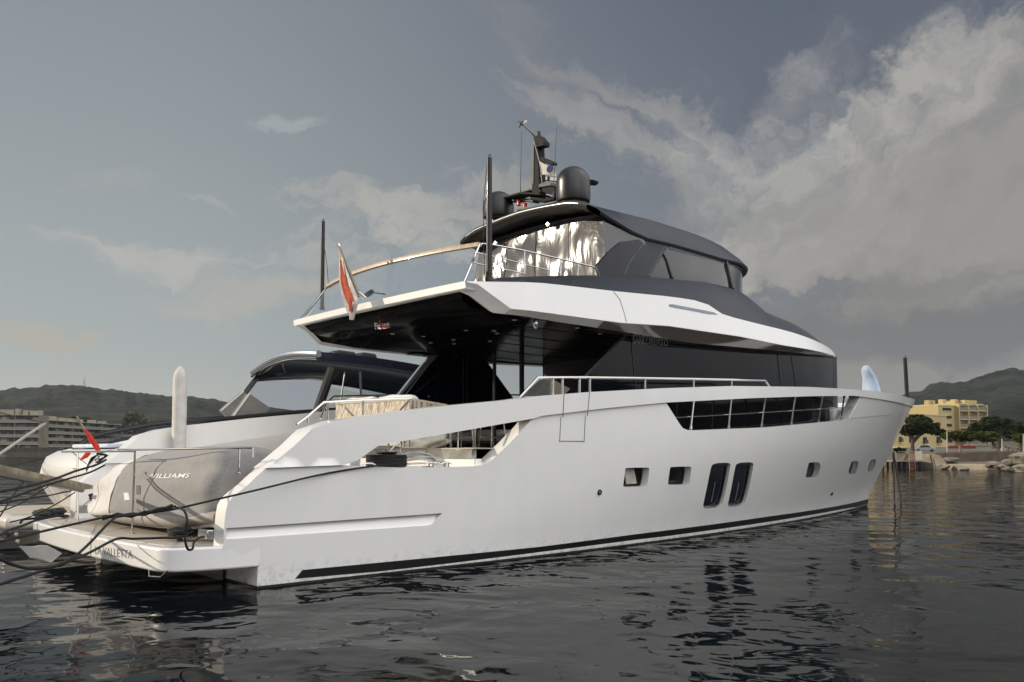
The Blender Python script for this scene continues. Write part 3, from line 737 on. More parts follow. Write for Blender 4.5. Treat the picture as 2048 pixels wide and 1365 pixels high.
# blue-tinted slot in the white brow
a = A(); bl = xz([(1344,608.5),(1350,608),(1432,624),(1441,628.5),(1425,628),(1344,612.5)], WB)
sheet(a, bl, [], lambda x, z: WT(x)+(WB(x)-WT(x))*max(0, min(1, (zT(x)-z)/(zT(x)-zM(x)))), .02, step=.3, off=.012, both=False); a.build('brow_slot', mat('slot_blue', (.035, .07, .15), .15, coat=1, nz=.05), yacht)
pts = [onW(x, y, lambda x_, z_: WT(x_)+(WB(x_)-WT(x_))*max(0, min(1, (zT(x_)-z_)/(zT(x_)-zM(x_))))+.003) for x, y in ((1227,583),(1240,600),(1248,625),(1253,645))]
a = A(); a.tube(pts, .005, n=4); a.build('brow_seam', RIM, yacht)
# upper deck floor
a = A(); a.prism([(4.0, -2.95, 4.70), (5.0, -3.1, 4.70), (13, -2.6, 4.70), (13, 2.6, 4.70), (5.0, 3.1, 4.70), (4.0, 2.95, 4.70)], (0, 0, .03)); a.build('upper_decking', TEAK, yacht)

# hardtop
XR = 15.8
WR = plan(2.15, 12.5, XR, 3.0); WR2 = plan(1.80, 12.2, XR-.1, 3.0)
tRL = tab([(1183,430),(1230,455),(1280,477),(1335,489.6),(1390,505),(1448,522),(1490,534)], lambda x, z: WR(x))
tRU = tab([(1138,408),(1183.6,413.8),(1300,440),(1383,467),(1480,509),(1498,520)], lambda x, z: WR2(x))
if 0: print('R', tRL, tRU)
X0R = 8.25
xr = [X0R, 8.5, 8.8, 9.3, 9.8]+[10.2+.5*i for i in range(8)]+[14.1, 14.4, 14.7, 15.0, 15.2, 15.4, 15.55, 15.68, 15.76, 15.8]
def zRL(x): return interp(x, [7.9, 8.3, 9.6, 10.6]+[q for q in tRL[0] if q > 11], [7.02, 6.86, tRL[1][2], tRL[1][3]]+[z for q, z in zip(*tRL) if q > 11])
def zRU(x): return interp(x, [8.2, 10.3, 11.9, 13, 14, 14.5, 15.1, 15.8], [7.15, 7.19, 7.15, 7.06, 6.93, 6.83, 6.76, 6.73])
rows = []
for x in xr:
    l, u_ = zRL(x), zRU(x); wl, wu = WR(x), WR2(x)
    t_ = max(0, min(1, (x-X0R)/.4)); l2 = l
    left = [(0, u_+.20), (-wu*.5, u_+.16), (-wu*.85, u_+.06), (-wu, u_), (-(wl*.75+wu*.25), l+(u_-l)*.45), (-wl, l+.05), (-wl+.02, l), (-max(wl-.25, 0), l+.02), (-wu*.6, l+.10), (0, l+.12)]
    rows.append([(x, y, z) for y, z in left]+[(x, -y, z) for y, z in left[-2::-1]])
a = A(); a.grid(rows)
roof = a.build('hardtop', GREY, yacht, angle=28, weld=.002)
# rolled aft rim
rim = [(X0R-.02, s_*y, z) for s_ in (1,) for y, z in ()]
def rimz(y): return 7.34-.10*(abs(y)/1.5)**1.6-.13*max(0, (abs(y)-1.5)/.62)**2
a = A(); rows = []
for i in range(33):
    y = -2.12+4.24*i/32; z = rimz(y); rows.append([(8.25, y, z+.0), (7.95, y, z), (7.86, y, z-.02), (7.83, y, z-.07), (7.86, y, z-.13), (7.95, y*.99, z-.16), (8.5, y*.97, z-.20), (8.9, y*.96, z-.22)])
a.grid(rows); a.build('hardtop_rim', GREYR, roof, angle=60)
# brownish soffit inside the rim
# fins that carry the hardtop
def WU(x, z):                                  # leaning sides of the wheelhouse
    zb0 = interp(x, tC[0], tC[1]); zt0 = zRL(x); k = max(0, min(1, (z-zb0)/max(zt0-zb0, .1)))
    b0 = plan(2.42, 12.0, 15.2, 3.0)(x); t0 = plan(2.08, 12.3, 15.65, 3.0)(x); return b0*(1-k)+t0*k
pan = xz([(1193,531.5),(1215,507),(1241.6,484),(1283,479),(1335,489.0),(1298,554),(1198,551)], WU)
a = A(); sheet(a, pan, [], WU, .08, step=.25, both=False, off=.02); fn = pair(a, 'hardtop_fin', mat('fin_paint', (.013, .015, .020), .42, spec=.2, nz=.06), roof, bevel=.012, weld=.0005)
for q in ([(1290,483),(1262,520),(1249,549)], [(1330,491),(1296,553)]):
    a = A(); a.tube([onW(x, y, lambda x_, z_: WU(x_, z_)+.022) for x, y in q], .008, n=4); a.build('fin_seam', mat('seam_light', (.14, .145, .15), .3), fn)
w1 = [(1330,490),(1451,521.5)]
xa0 = onW(1299, 553, WU).x; xa1 = onW(1335, 489.6, WU).x
out = [(xa0-.1, interp(xa0, *tC)-.03), (xa1-.1, zRL(xa1)+.06)]+[(x, zRL(x)+.05) for x in (12, 13, 14, 15, 15.6)]+[(15.2, interp(15.2, *tC)+.02)]+[(x, interp(x, *tC)-.02) for x in (14, 13, 12, 11)]
a = A(); sheet(a, out, [], WU, .012, step=.3, both=False); pair(a, 'wheelhouse_glass', TINT, roof, weld=.0005)
for q, r_ in (([(1327,508),(1333,520),(1345,557)], .03), ([(1452,522),(1458,548),(1465.6,578)], .045), ([(1299,553),(1335,490)], .02)):
    pts = [onW(x, y, lambda x_, z_: WU(x_, z_)+.012) for x, y in q]; a = A(); a.tube(pts, r_, n=6); pair(a, 'window_mullion', BLACKM, roof)
# black head strip over the windows
hd = xz([(1335,490),(1390,505),(1448,522),(1452,529),(1448,527),(1390,513),(1335,499)], WU)
hs = [(xa1, zRL(xa1)+.05)]+[(x, zRL(x)+.05) for x in (12, 13, 14, 15, 15.5)]+[(x, zRL(x)-.06) for x in (15.5, 15, 14, 13, 12)]+[(xa1, zRL(xa1)-.09)]
a = A(); sheet(a, hs, [], WU, .03, step=.3, off=.015, both=False); pair(a, 'window_head', BLACKM, roof, weld=.0005)
# floor / dash inside so that the far side does not look empty
a = A(); a.box((11.5, -1.7, 4.75), (13.2, 1.7, 5.6)); a.build('helm_console', INT, roof)
for s_ in (-.6, .6):
    a = A(); a.box((12.6, s_-.3, 5.5), (13.1, s_+.3, 5.8)); a.box((12.45, s_-.28, 5.7), (12.6, s_+.28, 6.15)); a.build('helm_seat', mat('grey_leather', (.16, .16, .17), .5), roof, bevel=.04)

# clear roll-down curtains round the flybridge
def crinkle():
    m = bpy.data.materials.new('clear_vinyl'); m.use_nodes = True; nb = NB(m.node_tree); m.node_tree.nodes.clear()
    t = nb.n('ShaderNodeTexCoord'); mp = nb.n('ShaderNodeMapping', i={0: t.outputs['Object']}); mp.inputs['Scale'].default_value = (1, 1, .55)
    n = nb.n('ShaderNodeTexNoise', i={'Vector': mp.outputs[0], 'Scale': 1.5, 'Detail': 3, 'Roughness': .45, 'Distortion': 1.0})
    bp = nb.n('ShaderNodeBump', i={'Height': n.outputs[0], 'Strength': .32, 'Distance': .10})
    g = nb.n('ShaderNodeBsdfGlossy', i={'Color': (1, 1, 1, 1), 'Roughness': .12, 'Normal': bp.outputs[0]})
    d = nb.n('ShaderNodeBsdfDiffuse', i={'Color': (.24, .24, .25, 1), 'Normal': bp.outputs[0]})
    tr = nb.n('ShaderNodeBsdfTransparent', i={'Color': (.75, .75, .76, 1)})
    x = nb.n('ShaderNodeMixShader', i={0: .45, 1: tr.outputs[0], 2: d.outputs[0]})
    y = nb.n('ShaderNodeMixShader', i={0: .045, 1: x.outputs[0], 2: g.outputs[0]})
    nb.n('ShaderNodeOutputMaterial', i={0: y.outputs[0]}); MATS['clear_vinyl'] = m; return m
VIN = crinkle()
ctop = lambda y: rimz(y)-.30
def curtain(p00, p01, p10, p11, nx, nz_):      # bottom-left, top-left, bottom-right, top-right
    rows = []
    for i in range(nx+1):
        u = i/nx; lo = Vector(p00).lerp(Vector(p10), u); hi = Vector(p01).lerp(Vector(p11), u); r_ = []
        for j in range(nz_+1):
            v = j/nz_; q = lo.lerp(hi, v); d = noise.noise(Vector((q.y*2.0, q.x*2, q.z*1.4)))*.05*min(1, 4*v*(1-v)+.3); q.x -= d; q.y -= d*.6; r_.append(q)
        rows.append(r_)
    ac = A(); ac.grid(rows); return ac
ys_ = [2.05, 1.0, 0, -1.05, -2.08]
for y0, y1 in zip(ys_, ys_[1:]):
    curtain((8.25, y0*1.14, 4.9), (8.42, y0, ctop(y0)), (8.25, y1*1.14, 4.9), (8.42, y1, ctop(y1)), 14, 24).build('vinyl_curtain', VIN, roof, recalc=False)
    a = A(); a.tube([(8.235, y1*1.14, 4.9), (8.405, y1, ctop(y1))], .012, n=5); a.build('curtain_zip', mat('zip_grey', (.16, .16, .16), .5), roof)
c0 = Vector((8.42, -2.08, ctop(2.08))); c1 = Vector((8.25, -2.37, 4.9))
for s_ in (1, -1):
    curtain((c1.x, c1.y*s_, c1.z), (c0.x, c0.y*s_, c0.z), (10.2, -2.45*s_, 5.2), (9.7, -2.1*s_, 6.6), 10, 20).build('vinyl_curtain', VIN, roof, recalc=False)
a = A(); a.box((8.2, -2.33, 4.75), (8.28, 2.33, 5.32)); a.build('curtain_skirt', mat('skirt_grey', (.09, .09, .095), .7, bump=.2), roof)
for px, py in ((1100,450),(995,487)):
    p = X(px, py, 8.3); a = A(); a.lathe(p, [(.01, 0), (.05, .02), (.06, .05), (.04, .08)], n=14, axis=(-1, 0, 0)); a.build('speaker_dome', STEEL, roof)
# furniture behind the vinyl
a = A(); a.box((9.4, -1.6, 4.74), (10.4, 1.6, 5.3)); a.box((9.0, -1.8, 4.74), (9.35, 1.8, 5.75)); a.build('flybridge_sofa', mat('sofa_grey', (.25, .24, .22), .9), yacht, bevel=.06)

# glass balustrade and wooden handrail round the aft end of the flybridge
hrp = [Z(x, y, 5.53) for x, y in ((655.7,573.6),(680,561),(709,549.5),(762,531),(820,514.5),(888,500.5),(954,489))]
hs_ = [Vector((p.x, p.y, 0)) for p in hrp]
# make it symmetrical about the centreline
half_ = sorted([(abs(p.y), p.x) for p in hs_]); yy = [q[0] for q in half_]; xx = [q[1] for q in half_]
import itertools
def hrx(y): return 4.50-.38*(1-(abs(y)/2.62)**2.0)
if 0: print('HR', [(round(p.x, 2), round(p.y, 2)) for p in hrp])
a = A(); rows = []
for i in range(29):
    y = -2.64+5.28*i/28; x = hrx(y); rows.append([(x-.045, y, 5.50), (x-.045, y, 5.56), (x-.03, y, 5.575), (x+.03, y, 5.575), (x+.045, y, 5.56), (x+.045, y, 5.50), (x-.045, y, 5.50)])
a.grid(rows); a.f += [tuple(range(6))[::-1], tuple(28*7+k for k in range(6))]; a.mi += [0, 0]; a.build('wooden_handrail', WOOD, yacht, angle=50)
ends = [-2.64, -.9, .9, 2.64]
for y0, y1 in zip(ends, ends[1:]):
    rows = [[(3.97-.0, (y0+(y1-y0)*i/8)*1.09, 4.74), (hrx(y0+(y1-y0)*i/8), y0+(y1-y0)*i/8, 5.5)] for i in range(9)]
    a = A(); a.grid(rows); a.build('glass_balustrade', BALU, yacht, recalc=False)
for s_ in (-1, 1):
    a = A(); a.tube([(3.95, s_*2.88, 4.74), (4.5, s_*2.64, 5.53)], .022, n=6); a.build('balustrade_edge', STEEL, yacht)
a = A(); a.tube([(4.25, 2.75-5.5*i/20, 4.82) for i in range(21)], .012, n=6); a.build('glass_channel', BLACKM, yacht)
# steel side rails of the flybridge
def flyrail(y0, pts, r=.016):
    return [Y(x, y, y0) for x, y in pts]
for q, r_ in (([(964,488),(982,489.6),(1040,500),(1110,516),(1186,534),(1190,536),(1199,551)], .017), ([(952,506),(1000,516),(1060,532),(1120,546)], .01), ([(947,526),(1000,537),(1050,548)], .01)):
    a = A(); a.tube(flyrail(-2.72, q), r_, n=8); a.build('side_rail', STEEL, yacht)
for x0, y0, y1 in ((1049,502,548),(1121,519,552),(1156,527,552)):
    a = A(); a.tube(flyrail(-2.72, [(x0, y0), (x0, y1)]), .014, n=8); a.build('rail_post', STEEL, yacht)
# midships handrail on the bulwark
def RW(x, z=0): return B(x, 3.2)-.08
q = [(1038.6,796),(1075.6,756),(1170.7,755.4),(1286.7,757),(1387,758.5),(1464,760),(1530,761.5),(1538,773)]
a = A(); a.tube([onW(x, y, RW) for x, y in q], .024, n=10); pair(a, 'midship_rail', STEEL, yacht)
for x0, y0, y1 in ((1106,756,792),(1125,756,790),(1159,756,789),(1179.5,756,787),(1290,757,780),(1387,759,775),(1463,760,774)):
    a = A(); a.tube([onW(x0, y0, RW), onW(x0, y1, RW)], .024, n=8); pair(a, 'midship_rail_post', STEEL, yacht)
q = [onW(1043, 793, lambda x, z: RW(x)-.02), onW(1079, 760, lambda x, z: RW(x)-.02), onW(1100, 760, lambda x, z: RW(x)-.02), onW(1100, 793, lambda x, z: RW(x)-.02)]
a = A(); a.add(q, [(0, 1, 2, 3)]); a.build('rail_glass', CLEAR, yacht, recalc=False)
# stern quarter handrail above the wing, and the bench behind it
q1 = [Y(593, 850, -3.3), Y(617, 832, -3.3), Y(655, 803, -2.95)]
for y0 in (-2.9,):
    a = A(); a.tube([onW(593, 849, lambda x, z: 3.35), onW(615, 833, lambda x, z: 3.3), onW(647, 805, lambda x, z: 3.2), onW(700, 802, lambda x, z: 3.2), onW(822, 797, lambda x, z: 3.2)], .02, n=8); a.build('quarter_rail', STEEL, yacht)
    for x0, ya, yb in ((615,833,846),(655,803,842),(726,801,832),(820,797,815)):
        a = A(); a.tube([onW(x0, ya, lambda x, z: 3.2), onW(x0, yb, lambda x, z: 3.2)], .018, n=8); a.build('rail_post', STEEL, yacht)

# ------------------------------------------------------------------ masts, domes, aerials
DOME = mat('dome_black', (.014, .014, .016), .34, coat=.12, nz=.06, crough=.25)
for px, yb, yt, hw, y0 in ((1146.5, 412, 334.5, 34.5, -1.1), (997, 443, 384, 31, 1.1)):
    p = Y(px, yb, y0); t = Y(px, yt, y0); r = hw/F*(p-CAM).dot(FW); h = t.z-p.z
    b0 = Vector((p.x, p.y, p.z)); e = .16*h
    prof = [(r*.55, -.12), (r*.55, .02), (r*.78, .03), (r*.80, .06), (r*.96, .08), (r*1.0, .13), (r*1.0, h-r*.98)]
    prof += [(r*cos(radians(k)), h-r*.98+r*.98*sin(radians(k))) for k in range(10, 91, 10)]
    a = A(); a.lathe(b0, prof, n=48); a.build('satellite_dome', DOME, yacht, angle=40)
MG = mat('mast_grey', (.028, .028, .031), .75, spec=.2, nz=.1); ML = mat('mast_light_face', (.20, .195, .185), .7, spec=.2, nz=.08)
mx = 8.35
def my(px, py, x=mx): return X(px, py, x)
def plate(pts, off, name, m, par, bev=.006):
    a_ = A(); a_.prism(pts, off); return a_.build(name, m, par, bevel=bev)
mast = plate([my(1064,402), my(1063.5,300), my(1066,281), my(1075,281), my(1079,402)], (.22, 0, 0), 'mast_column', MG, yacht)
plate([my(1062,370,8.33), my(1063.5,283,8.33), my(1068,283,8.33), my(1066.5,370,8.33)], (.02, 0, 0), 'mast_light_strip', ML, mast)
plate([my(1069,296,8.3), my(1067,272,8.3), my(1077,271,8.3), my(1087,283,8.3), my(1087,291,8.3), my(1076,294,8.3)], (.2, 0, 0), 'mast_head', MG, mast)
a = A(); a.lathe(my(1077, 273), [(.05, 0), (.055, .04), (.05, .1), (.02, .12)], n=12); a.build('mast_light', BLACKM, mast)
a = A(); a.tube([my(1067,271), my(1058,262), my(1045,251)], [.02, .012, .01], n=6); a.tube([my(1045,251), my(1042.5,246)], .022, n=6); a.build('wind_sensor_arm', BLACKM, mast)
a = A(); a.tube([my(1034,243.5), my(1042,245.5), my(1047,243.5)], [.006, .018, .02], n=6)
a.prism([my(1044,244.5), my(1049,241), my(1055,241), my(1054,245), my(1047,247.5)], (.012, 0, 0)); a.tube([my(1042,247), my(1038.5,256)], [.02, .012], n=6); a.build('wind_vane', BLACKM, mast)
plate([my(1005,394,8.1), my(1041,384,8.1), my(1080,387,8.1), my(1079,390,8.1), my(1040,388,8.1), my(1010,396,8.1)], (.35, 0, 0), 'mast_platform', MG, mast)
plate([my(1043,382), my(1066,375), my(1079,380), my(1079,384), my(1066,379.5), my(1043,385)], (.3, 0, 0), 'mast_crosstree', ML, mast)
plate([my(1072,371), my(1092,363.5), my(1101,365), my(1102,371), my(1090,373), my(1073,376)], (.3, 0, 0), 'radar_bracket', ML, mast)
plate([my(1076,372,8.4), my(1102,372,8.4), my(1112,385,8.4), my(1108,392,8.4), my(1085,384,8.4)], (.15, 0, 0), 'radar_bracket', MG, mast)
plate([my(1079,315,8.3), my(1084,314.5,8.3), my(1107,324,8.3), my(1106,330,8.3), my(1099,330,8.3), my(1082,324,8.3)], (.14, 0, 0), 'radar_array', MG, mast, .02)
a = A(); a.tube([my(1079,353,8.4), my(1085,353.5,8.4)], .03, n=8); a.prism([my(1078,352,8.9), my(1185,359.5,8.9), my(1191,361,8.9), my(1189,367,8.9), my(1183,370,8.9), my(1078,360,8.9)], (.12, 0, 0)); a.build('radar_array', BLACKM, mast, bevel=.01)
a = A(); a.tube([my(1085,362,8.8), my(1085.5,350,8.8)], .03, n=8); a.build('mast_light', BLACKM, mast)
a = A(); a.tube([my(1063,396), my(1090,402), my(1112,397)], .06, n=8); a.box((8.2, -1.1, 7.15), (8.6, .5, 7.42)); a.build('mast_foot', MG, mast, bevel=.03)
plate([my(1023,403), my(1040,396), my(1066,398), my(1066,405), my(1040,401), my(1025,405)], (.2, 0, 0), 'lamp_bracket', ML, mast)
for px, py in ((1037.5,401),(1050,406.5)):
    p = my(px, py, 8.3); a = A(); a.lathe(p, [(.045, 0), (.052, -.02), (.052, -.07), (.045, -.075), (.045, -.09), (.052, -.095), (.05, -.13), (.02, -.14)], n=18); a.build('red_lamp', mat('red_lens', (.75, .045, .02), .25, coat=.6, nz=.05), mast)
plate([my(1032.5,421,8.2), my(1034,417.5,8.2), my(1053,414.5,8.2), my(1062,416,8.2), my(1053,418.5,8.2)], (.2, 0, 0), 'lamp_bracket', ML, mast)
for (x0, y0), (x1, y1) in (((1043.2,264),(1041,384)), ((1114.3,239.5),(1107,396))):
    a = A(); a.tube([my(x1, y1, 8.2), my(x1, y1-14, 8.2), my(x0, y0, 8.2)], [.014, .009, .004], n=6); a.build('whip_aerial', BLACKM, mast)
a = A(); a.tube([my(1107,396,8.2), my(1107,386,8.2)], .02, n=8); a.build('aerial_base', STEEL, mast)
# signal halyard and its small flag
HAL = mat('cord_white', (.5, .49, .46), .8)
a = A(); a.tube([my(1067,281,8.25), my(1076,313,8.2), my(1081,335,8.2), my(1084,366,8.2)], .006, n=4); tag(a.build('flag_halyard', HAL), 'thin pale cord slanting down from the masthead to the small flag', 'cord')
def cloth(corners, nx, ny, amp, freq, name, m, seed=0, nrm=(1, .4, 0)):
    p00, p01, p10, p11 = [Vector(c) for c in corners]; nrm = Vector(nrm).normalized(); rows = []
    for i in range(nx+1):
        u = i/nx; r_ = []
        for j in range(ny+1):
            v = j/ny; q = p00.lerp(p01, u).lerp(p10.lerp(p11, u), v)
            q = q+nrm*(sin(u*freq+v*2+seed)*amp*(.3+u)+noise.noise(q*3+Vector((seed, 0, 0)))*amp)
            r_.append(q)
        rows.append(r_)
    ac = A(); ac.grid(rows); ac.v += [tuple(Vector(v)+nrm*.004) for v in ac.v]; n = len(ac.v)//2; ac.f += [tuple(i+n for i in f[::-1]) for f in ac.f]; ac.mi += ac.mi
    return ac.build(name, m, recalc=False)
fl = cloth([my(1078,322,8.2), my(1111,342,8.2), my(1083,349,8.2), my(1110,352,8.2)], 20, 12, .03, 7, 'courtesy_flag', mat('flag_white', (.55, .54, .50), .85, nz=.06))
tag(fl, 'small white flag with a dark blue crest flying from the mast halyard', 'flag')
a = A(); cpt = my(1100, 338.5, 8.1); a.lathe(cpt, [(.0, 0), (.085, 0.0), (.085, .008), (.0, .008)], n=20, axis=(-1, -.35, .1)); o = a.build('flag_crest', mat('crest_blue', (.03, .04, .10), .8)); attach(o, fl)

# carbon awning poles
PG = 'black carbon awning poles standing in deck sockets'
def pole(base, top, r, label):
    t = thing('awning_pole', label, 'pole', tuple(base), PG); base, top = Vector(base), Vector(top)
    a_ = A(); a_.tube([base, base.lerp(top, .55), top], [r, r, r*.94], n=16); a_.build('pole_tube', CARBON, t)
    a_ = A(); a_.tube([top, top+Vector((0, 0, .02))], r*.97, n=16); a_.build('pole_cap', ML, t)
    a_ = A(); a_.tube([top+Vector((0, .01, 0)), top+Vector((0, .01, .05)), top+Vector((.01, -.03, .07))], .01, n=5); a_.build('pole_hook', BLACKM, t)
    a_ = A(); a_.tube([base-Vector((0, 0, .02)), base+Vector((0, 0, .05))], r*1.3, n=16); a_.build('deck_socket', BLACKM, t)
    return t
pS0, pS1 = Y(978.5, 561, -3.0), Y(978.5, 317, -3.0)
pole((pS1.x, pS1.y, pS0.z), pS1, .052, 'tall black awning pole in front of the bright vinyl curtains')
a = A(); a.tube([pS1+Vector((-.03, .02, -.02)), pS1+Vector((-.09, .06, -.9)), Vector((pS1.x-.06, pS1.y+.05, pS0.z+.1))], .006, n=4); tag(a.build('pole_cord', ROPE), 'thin black cord hanging beside the awning pole by the curtains', 'cord')
pP0, pP1 = Y(645, 592, 2.9), Y(646, 444, 2.9)
pole((pP1.x, pP1.y, pP0.z-.3), pP1, .048, 'black awning pole beside the furled ensign at the far rear corner')
a = A(); a.tube([Y(649,498,2.88), Y(654,530,2.86), Y(657,572,2.8)], .006, n=4); tag(a.build('pole_cord', ROPE), 'thin black cord hanging beside the awning pole by the furled ensign', 'cord')
bw = Vector((27.0, -.15, 3.7)); dn = D(1810, 716, (bw-CAM).dot(FW)); bb = D(1814.5, 800, (bw-CAM).dot(FW))
pole(bb, dn, .07, 'single black pole standing at the tip of the bow')
# pale blue-white covered shape on the foredeck
BW = mat('pale_blue_cover', (.40, .48, .62), .8, nz=.05, bump=.3)
cdist = 24.0+.0; fy = .3
a = A(); rings = []
for (xl, xr_, yy_) in [(1724,1757,800),(1725,1761.5,783),(1726,1757.5,770),(1726,1753,757),(1724,1745,748),(1722.5,1741,741),(1724,1738,735),(1728,1735,731)]:
    l_, r_ = Y(xl, yy_, fy), Y(xr_, yy_, fy); c = (l_+r_)/2; rad = (xr_-xl)/2/F*(c-CAM).dot(FW); rings.append((c, rad))
n_ = 20
rows = [[c+Vector((cos(2*pi*k/n_)*rad, sin(2*pi*k/n_)*rad, 0)) for k in range(n_+1)] for c, rad in rings]
a.grid(rows); a.f.append(tuple((len(rows)-1)*(n_+1)+k for k in range(n_))); a.mi.append(0)
a.v = [(x+noise.noise(Vector((x*3, y*3, z*1.6)))*.07, y+noise.noise(Vector((y*4, z*2, x*3)))*.07, z) for x, y, z in a.v]
tag(a.build('covered_deck_gear', BW, weld=.001, subsurf=1), 'pale blue hooded canvas cover standing up behind the bow bulwark', 'canvas cover')
# foredeck furniture lit behind the bulwark window
a = A(); a.box((18.8, -1.4, 2.4), (22.6, 1.4, 3.0)); tag(a.build('sun_pad', mat('pad_white', (.5, .55, .62), .8, bump=.2), bevel=.12, seg=4), 'pale grey-blue sun pad on the foredeck behind the window bars', 'sun pad')
a = A(); a.box((16.9, -2.75, 2.3), (18.2, -2.3, 3.05)); a.build('deck_locker', GEL, yacht, bevel=.12, seg=3)

# ensign on its staff
s0, s1 = X(719, 594, 3.62), X(678.5, 493, 3.35)
t = thing('flag_staff', 'varnished slanting flag staff at the rear edge of the upper deck', 'flag staff', tuple(s0))
a = A(); a.tube([s0, s1], [.035, .022], n=12); a.build('staff_pole', mat('pale_wood', (.34, .28, .20), .5, nz=.15), t)
a = A(); a.tube([s1-(s1-s0).normalized()*.01, s1+(s1-s0).normalized()*.05], .03, n=12); a.build('staff_cap', STEEL, t)
a = A(); a.tube([s0-Vector((-.12, .0, .02)), s0+(s1-s0).normalized()*.1], .05, n=12); a.build('staff_socket', STEEL, t)
# furled flag: three hanging folds, white and red
FR, FWm = mat('flag_red', (.52, .085, .035), .8, nz=.15, scale=8), mat('flag_cloth_white', (.60, .57, .53), .85, nz=.12, scale=7)
def strip(name, lpx, rpx, x0, m, par=None, wav=.03, seed=0):
    rows = []; n = len(lpx)-1; K = 30
    for i in range(K+1):
        u = i/K*n; k = min(int(u), n-1); f_ = u-k
        lx, ly = [lpx[k][q]*(1-f_)+lpx[k+1][q]*f_ for q in (0, 1)]; rx, ry = [rpx[k][q]*(1-f_)+rpx[k+1][q]*f_ for q in (0, 1)]
        l_, r_ = X(lx, ly, x0), X(rx, ry, x0); row = []
        for j in range(9):
            v = j/8; q = l_.lerp(r_, v); q.x -= sin(v*pi*2.5+seed+i*.12)*wav*(.3+i/K); row.append(q)
        rows.append(row)
    ac = A(); ac.grid(rows); n2 = len(ac.v); ac.v += [(x+.006, y, z) for x, y, z in ac.v]; ac.f += [tuple(i+n2 for i in f[::-1]) for f in ac.f]; ac.mi += ac.mi
    return ac.build(name, m, par, recalc=False)
fw = strip('ensign', [(678,495),(679,530),(680,560),(685,590),(693,620),(700,640)], [(681,495),(689,523),(699,555),(709,582),(714,602),(704,640)], 3.40, FWm, None, .03)
tag(fw, 'red and white ensign hanging furled down its staff', 'flag')
fr = strip('red_field', [(680.5,520),(681.5,543),(682.5,563),(687,585),(693,603),(700,624)], [(682,520),(688,546),(694,568),(701,586),(705,601),(703,623)], 3.355, FR, None, .025, .6); attach(fr, fw)

# bundle of black sailcloth at the aft glass
a = A(); p = X(732, 590, 4.1); a.tube([X(722, 596, 4.15), X(736, 589, 4.1), X(744, 584, 4.05)], [.02, .055, .05], n=10); tag(a.build('cord_bundle', ROPE), 'black bundle lying on the rear edge beside the flag staff', 'rope bundle')
a = A(); a.tube([X(742, 585, 4.05), X(770, 589, 4.0)], .012, n=6); tag(a.build('short_stay', ROPE), 'thin black stay lying along the rear deck edge by the bundle', 'cord')

# ------------------------------------------------------------------ things on the yacht's decks
ROPEWV = None
def weave():
    m = bpy.data.materials.new('rope_weave'); m.use_nodes = True; nb = NB(m.node_tree); p = m.node_tree.nodes['Principled BSDF']
    t = nb.n('ShaderNodeTexCoord'); mp = nb.n('ShaderNodeMapping', i={0: t.outputs['Object']}); mp.inputs['Scale'].default_value = (22, 22, 1.5)
    n = nb.n('ShaderNodeTexNoise', i={'Vector': mp.outputs[0], 'Scale': 1.4, 'Detail': 3})
    c = nb.mix(nb.sm(n.outputs[0], .35, .6), (.22, .17, .11), (.56, .50, .41)); m.node_tree.links.new(c, p.inputs['Base Color'])
    bp = nb.n('ShaderNodeBump', i={'Height': n.outputs[0], 'Strength': .8, 'Distance': .02}); m.node_tree.links.new(bp.outputs[0], p.inputs['Normal'])
    p.inputs['Roughness'].default_value = .8; return m
WV = weave()
sofa = thing('deck_sofa', 'rope-woven beige deck sofa with its back to the stern rail', 'sofa', (3.6, 0, 1.905))
b0, b1 = X(672, 808, 3.55), X(822, 799, 3.55)
c1 = Y(893, 811, b1.y)
zt1 = (b0.z+b1.z)/2
a = A()
a.prism([b0, b1, (b1.x-.18, b1.y, 1.95), (b0.x-.18, b0.y-.25, 1.95)], (.035, 0, 0)); a.build('woven_back', WV, sofa)
n_ = 34; a = A(); cEnd = Vector((c1.x, b1.y, c1.z))
for k in range(n_):
    u = k/(n_-1); top = b1.lerp(cEnd, u); a.tube([top, (top.x, top.y-.0, 1.98)], .009, n=5)
a.build('side_cords', WV, sofa)
a = A(); a.tube([b0, b1, cEnd, cEnd+Vector((.08, .02, -.06)), (cEnd.x+.1, b1.y, 1.92)], .022, n=8); a.tube([b1, (b1.x-.16, b1.y, 1.92)], .02, n=8); a.build('frame', mat('taupe_frame', (.45, .40, .33), .5), sofa)
a = A(); a.box((3.75, b1.y+.08, 2.15), (4.6, b0.y-.05, 2.35)); a.build('seat', CREAM, sofa, bevel=.05)
SCL = mat('sofa_cover', (.70, .69, .66), .85, bump=.4, bscale=12, nz=.04)
yy0, yy1 = b1.y+.05, b0.y-.02
for k in range(2):
    ya = yy0+(yy1-yy0)*k/2+.02; yb = yy0+(yy1-yy0)*(k+1)/2-.02; a = A(); rows = []
    for i in range(13):
        y = ya+(yb-ya)*i/12; e = .035*sin(pi*min(1, max(0, i/12)))**.4; nn = noise.noise(Vector((y*3, k*3.1, 0)))*.03
        zc = interp(y, [b1.y, b0.y], [b1.z, b0.z])
        rows.append([(3.60, y, zc-.12), (3.585, y, zc+.03+e+nn), (3.66, y, zc+.085+e+nn), (3.80, y, zc+.06+e+nn), (3.86, y, zc-.12)])
    a.grid(rows); a.f += [tuple(range(5))[::-1], tuple(12*5+q for q in range(5))]; a.mi += [0, 0]
    o = a.build('back_cushion', SCL, subsurf=1)
    tag(o, ['white cushion laid over the sofa back, the one nearer the grey wind fin', 'white cushion laid over the sofa back, the one nearer the stern rail corner'][k], 'cushion', 'white cushions along the deck sofa')
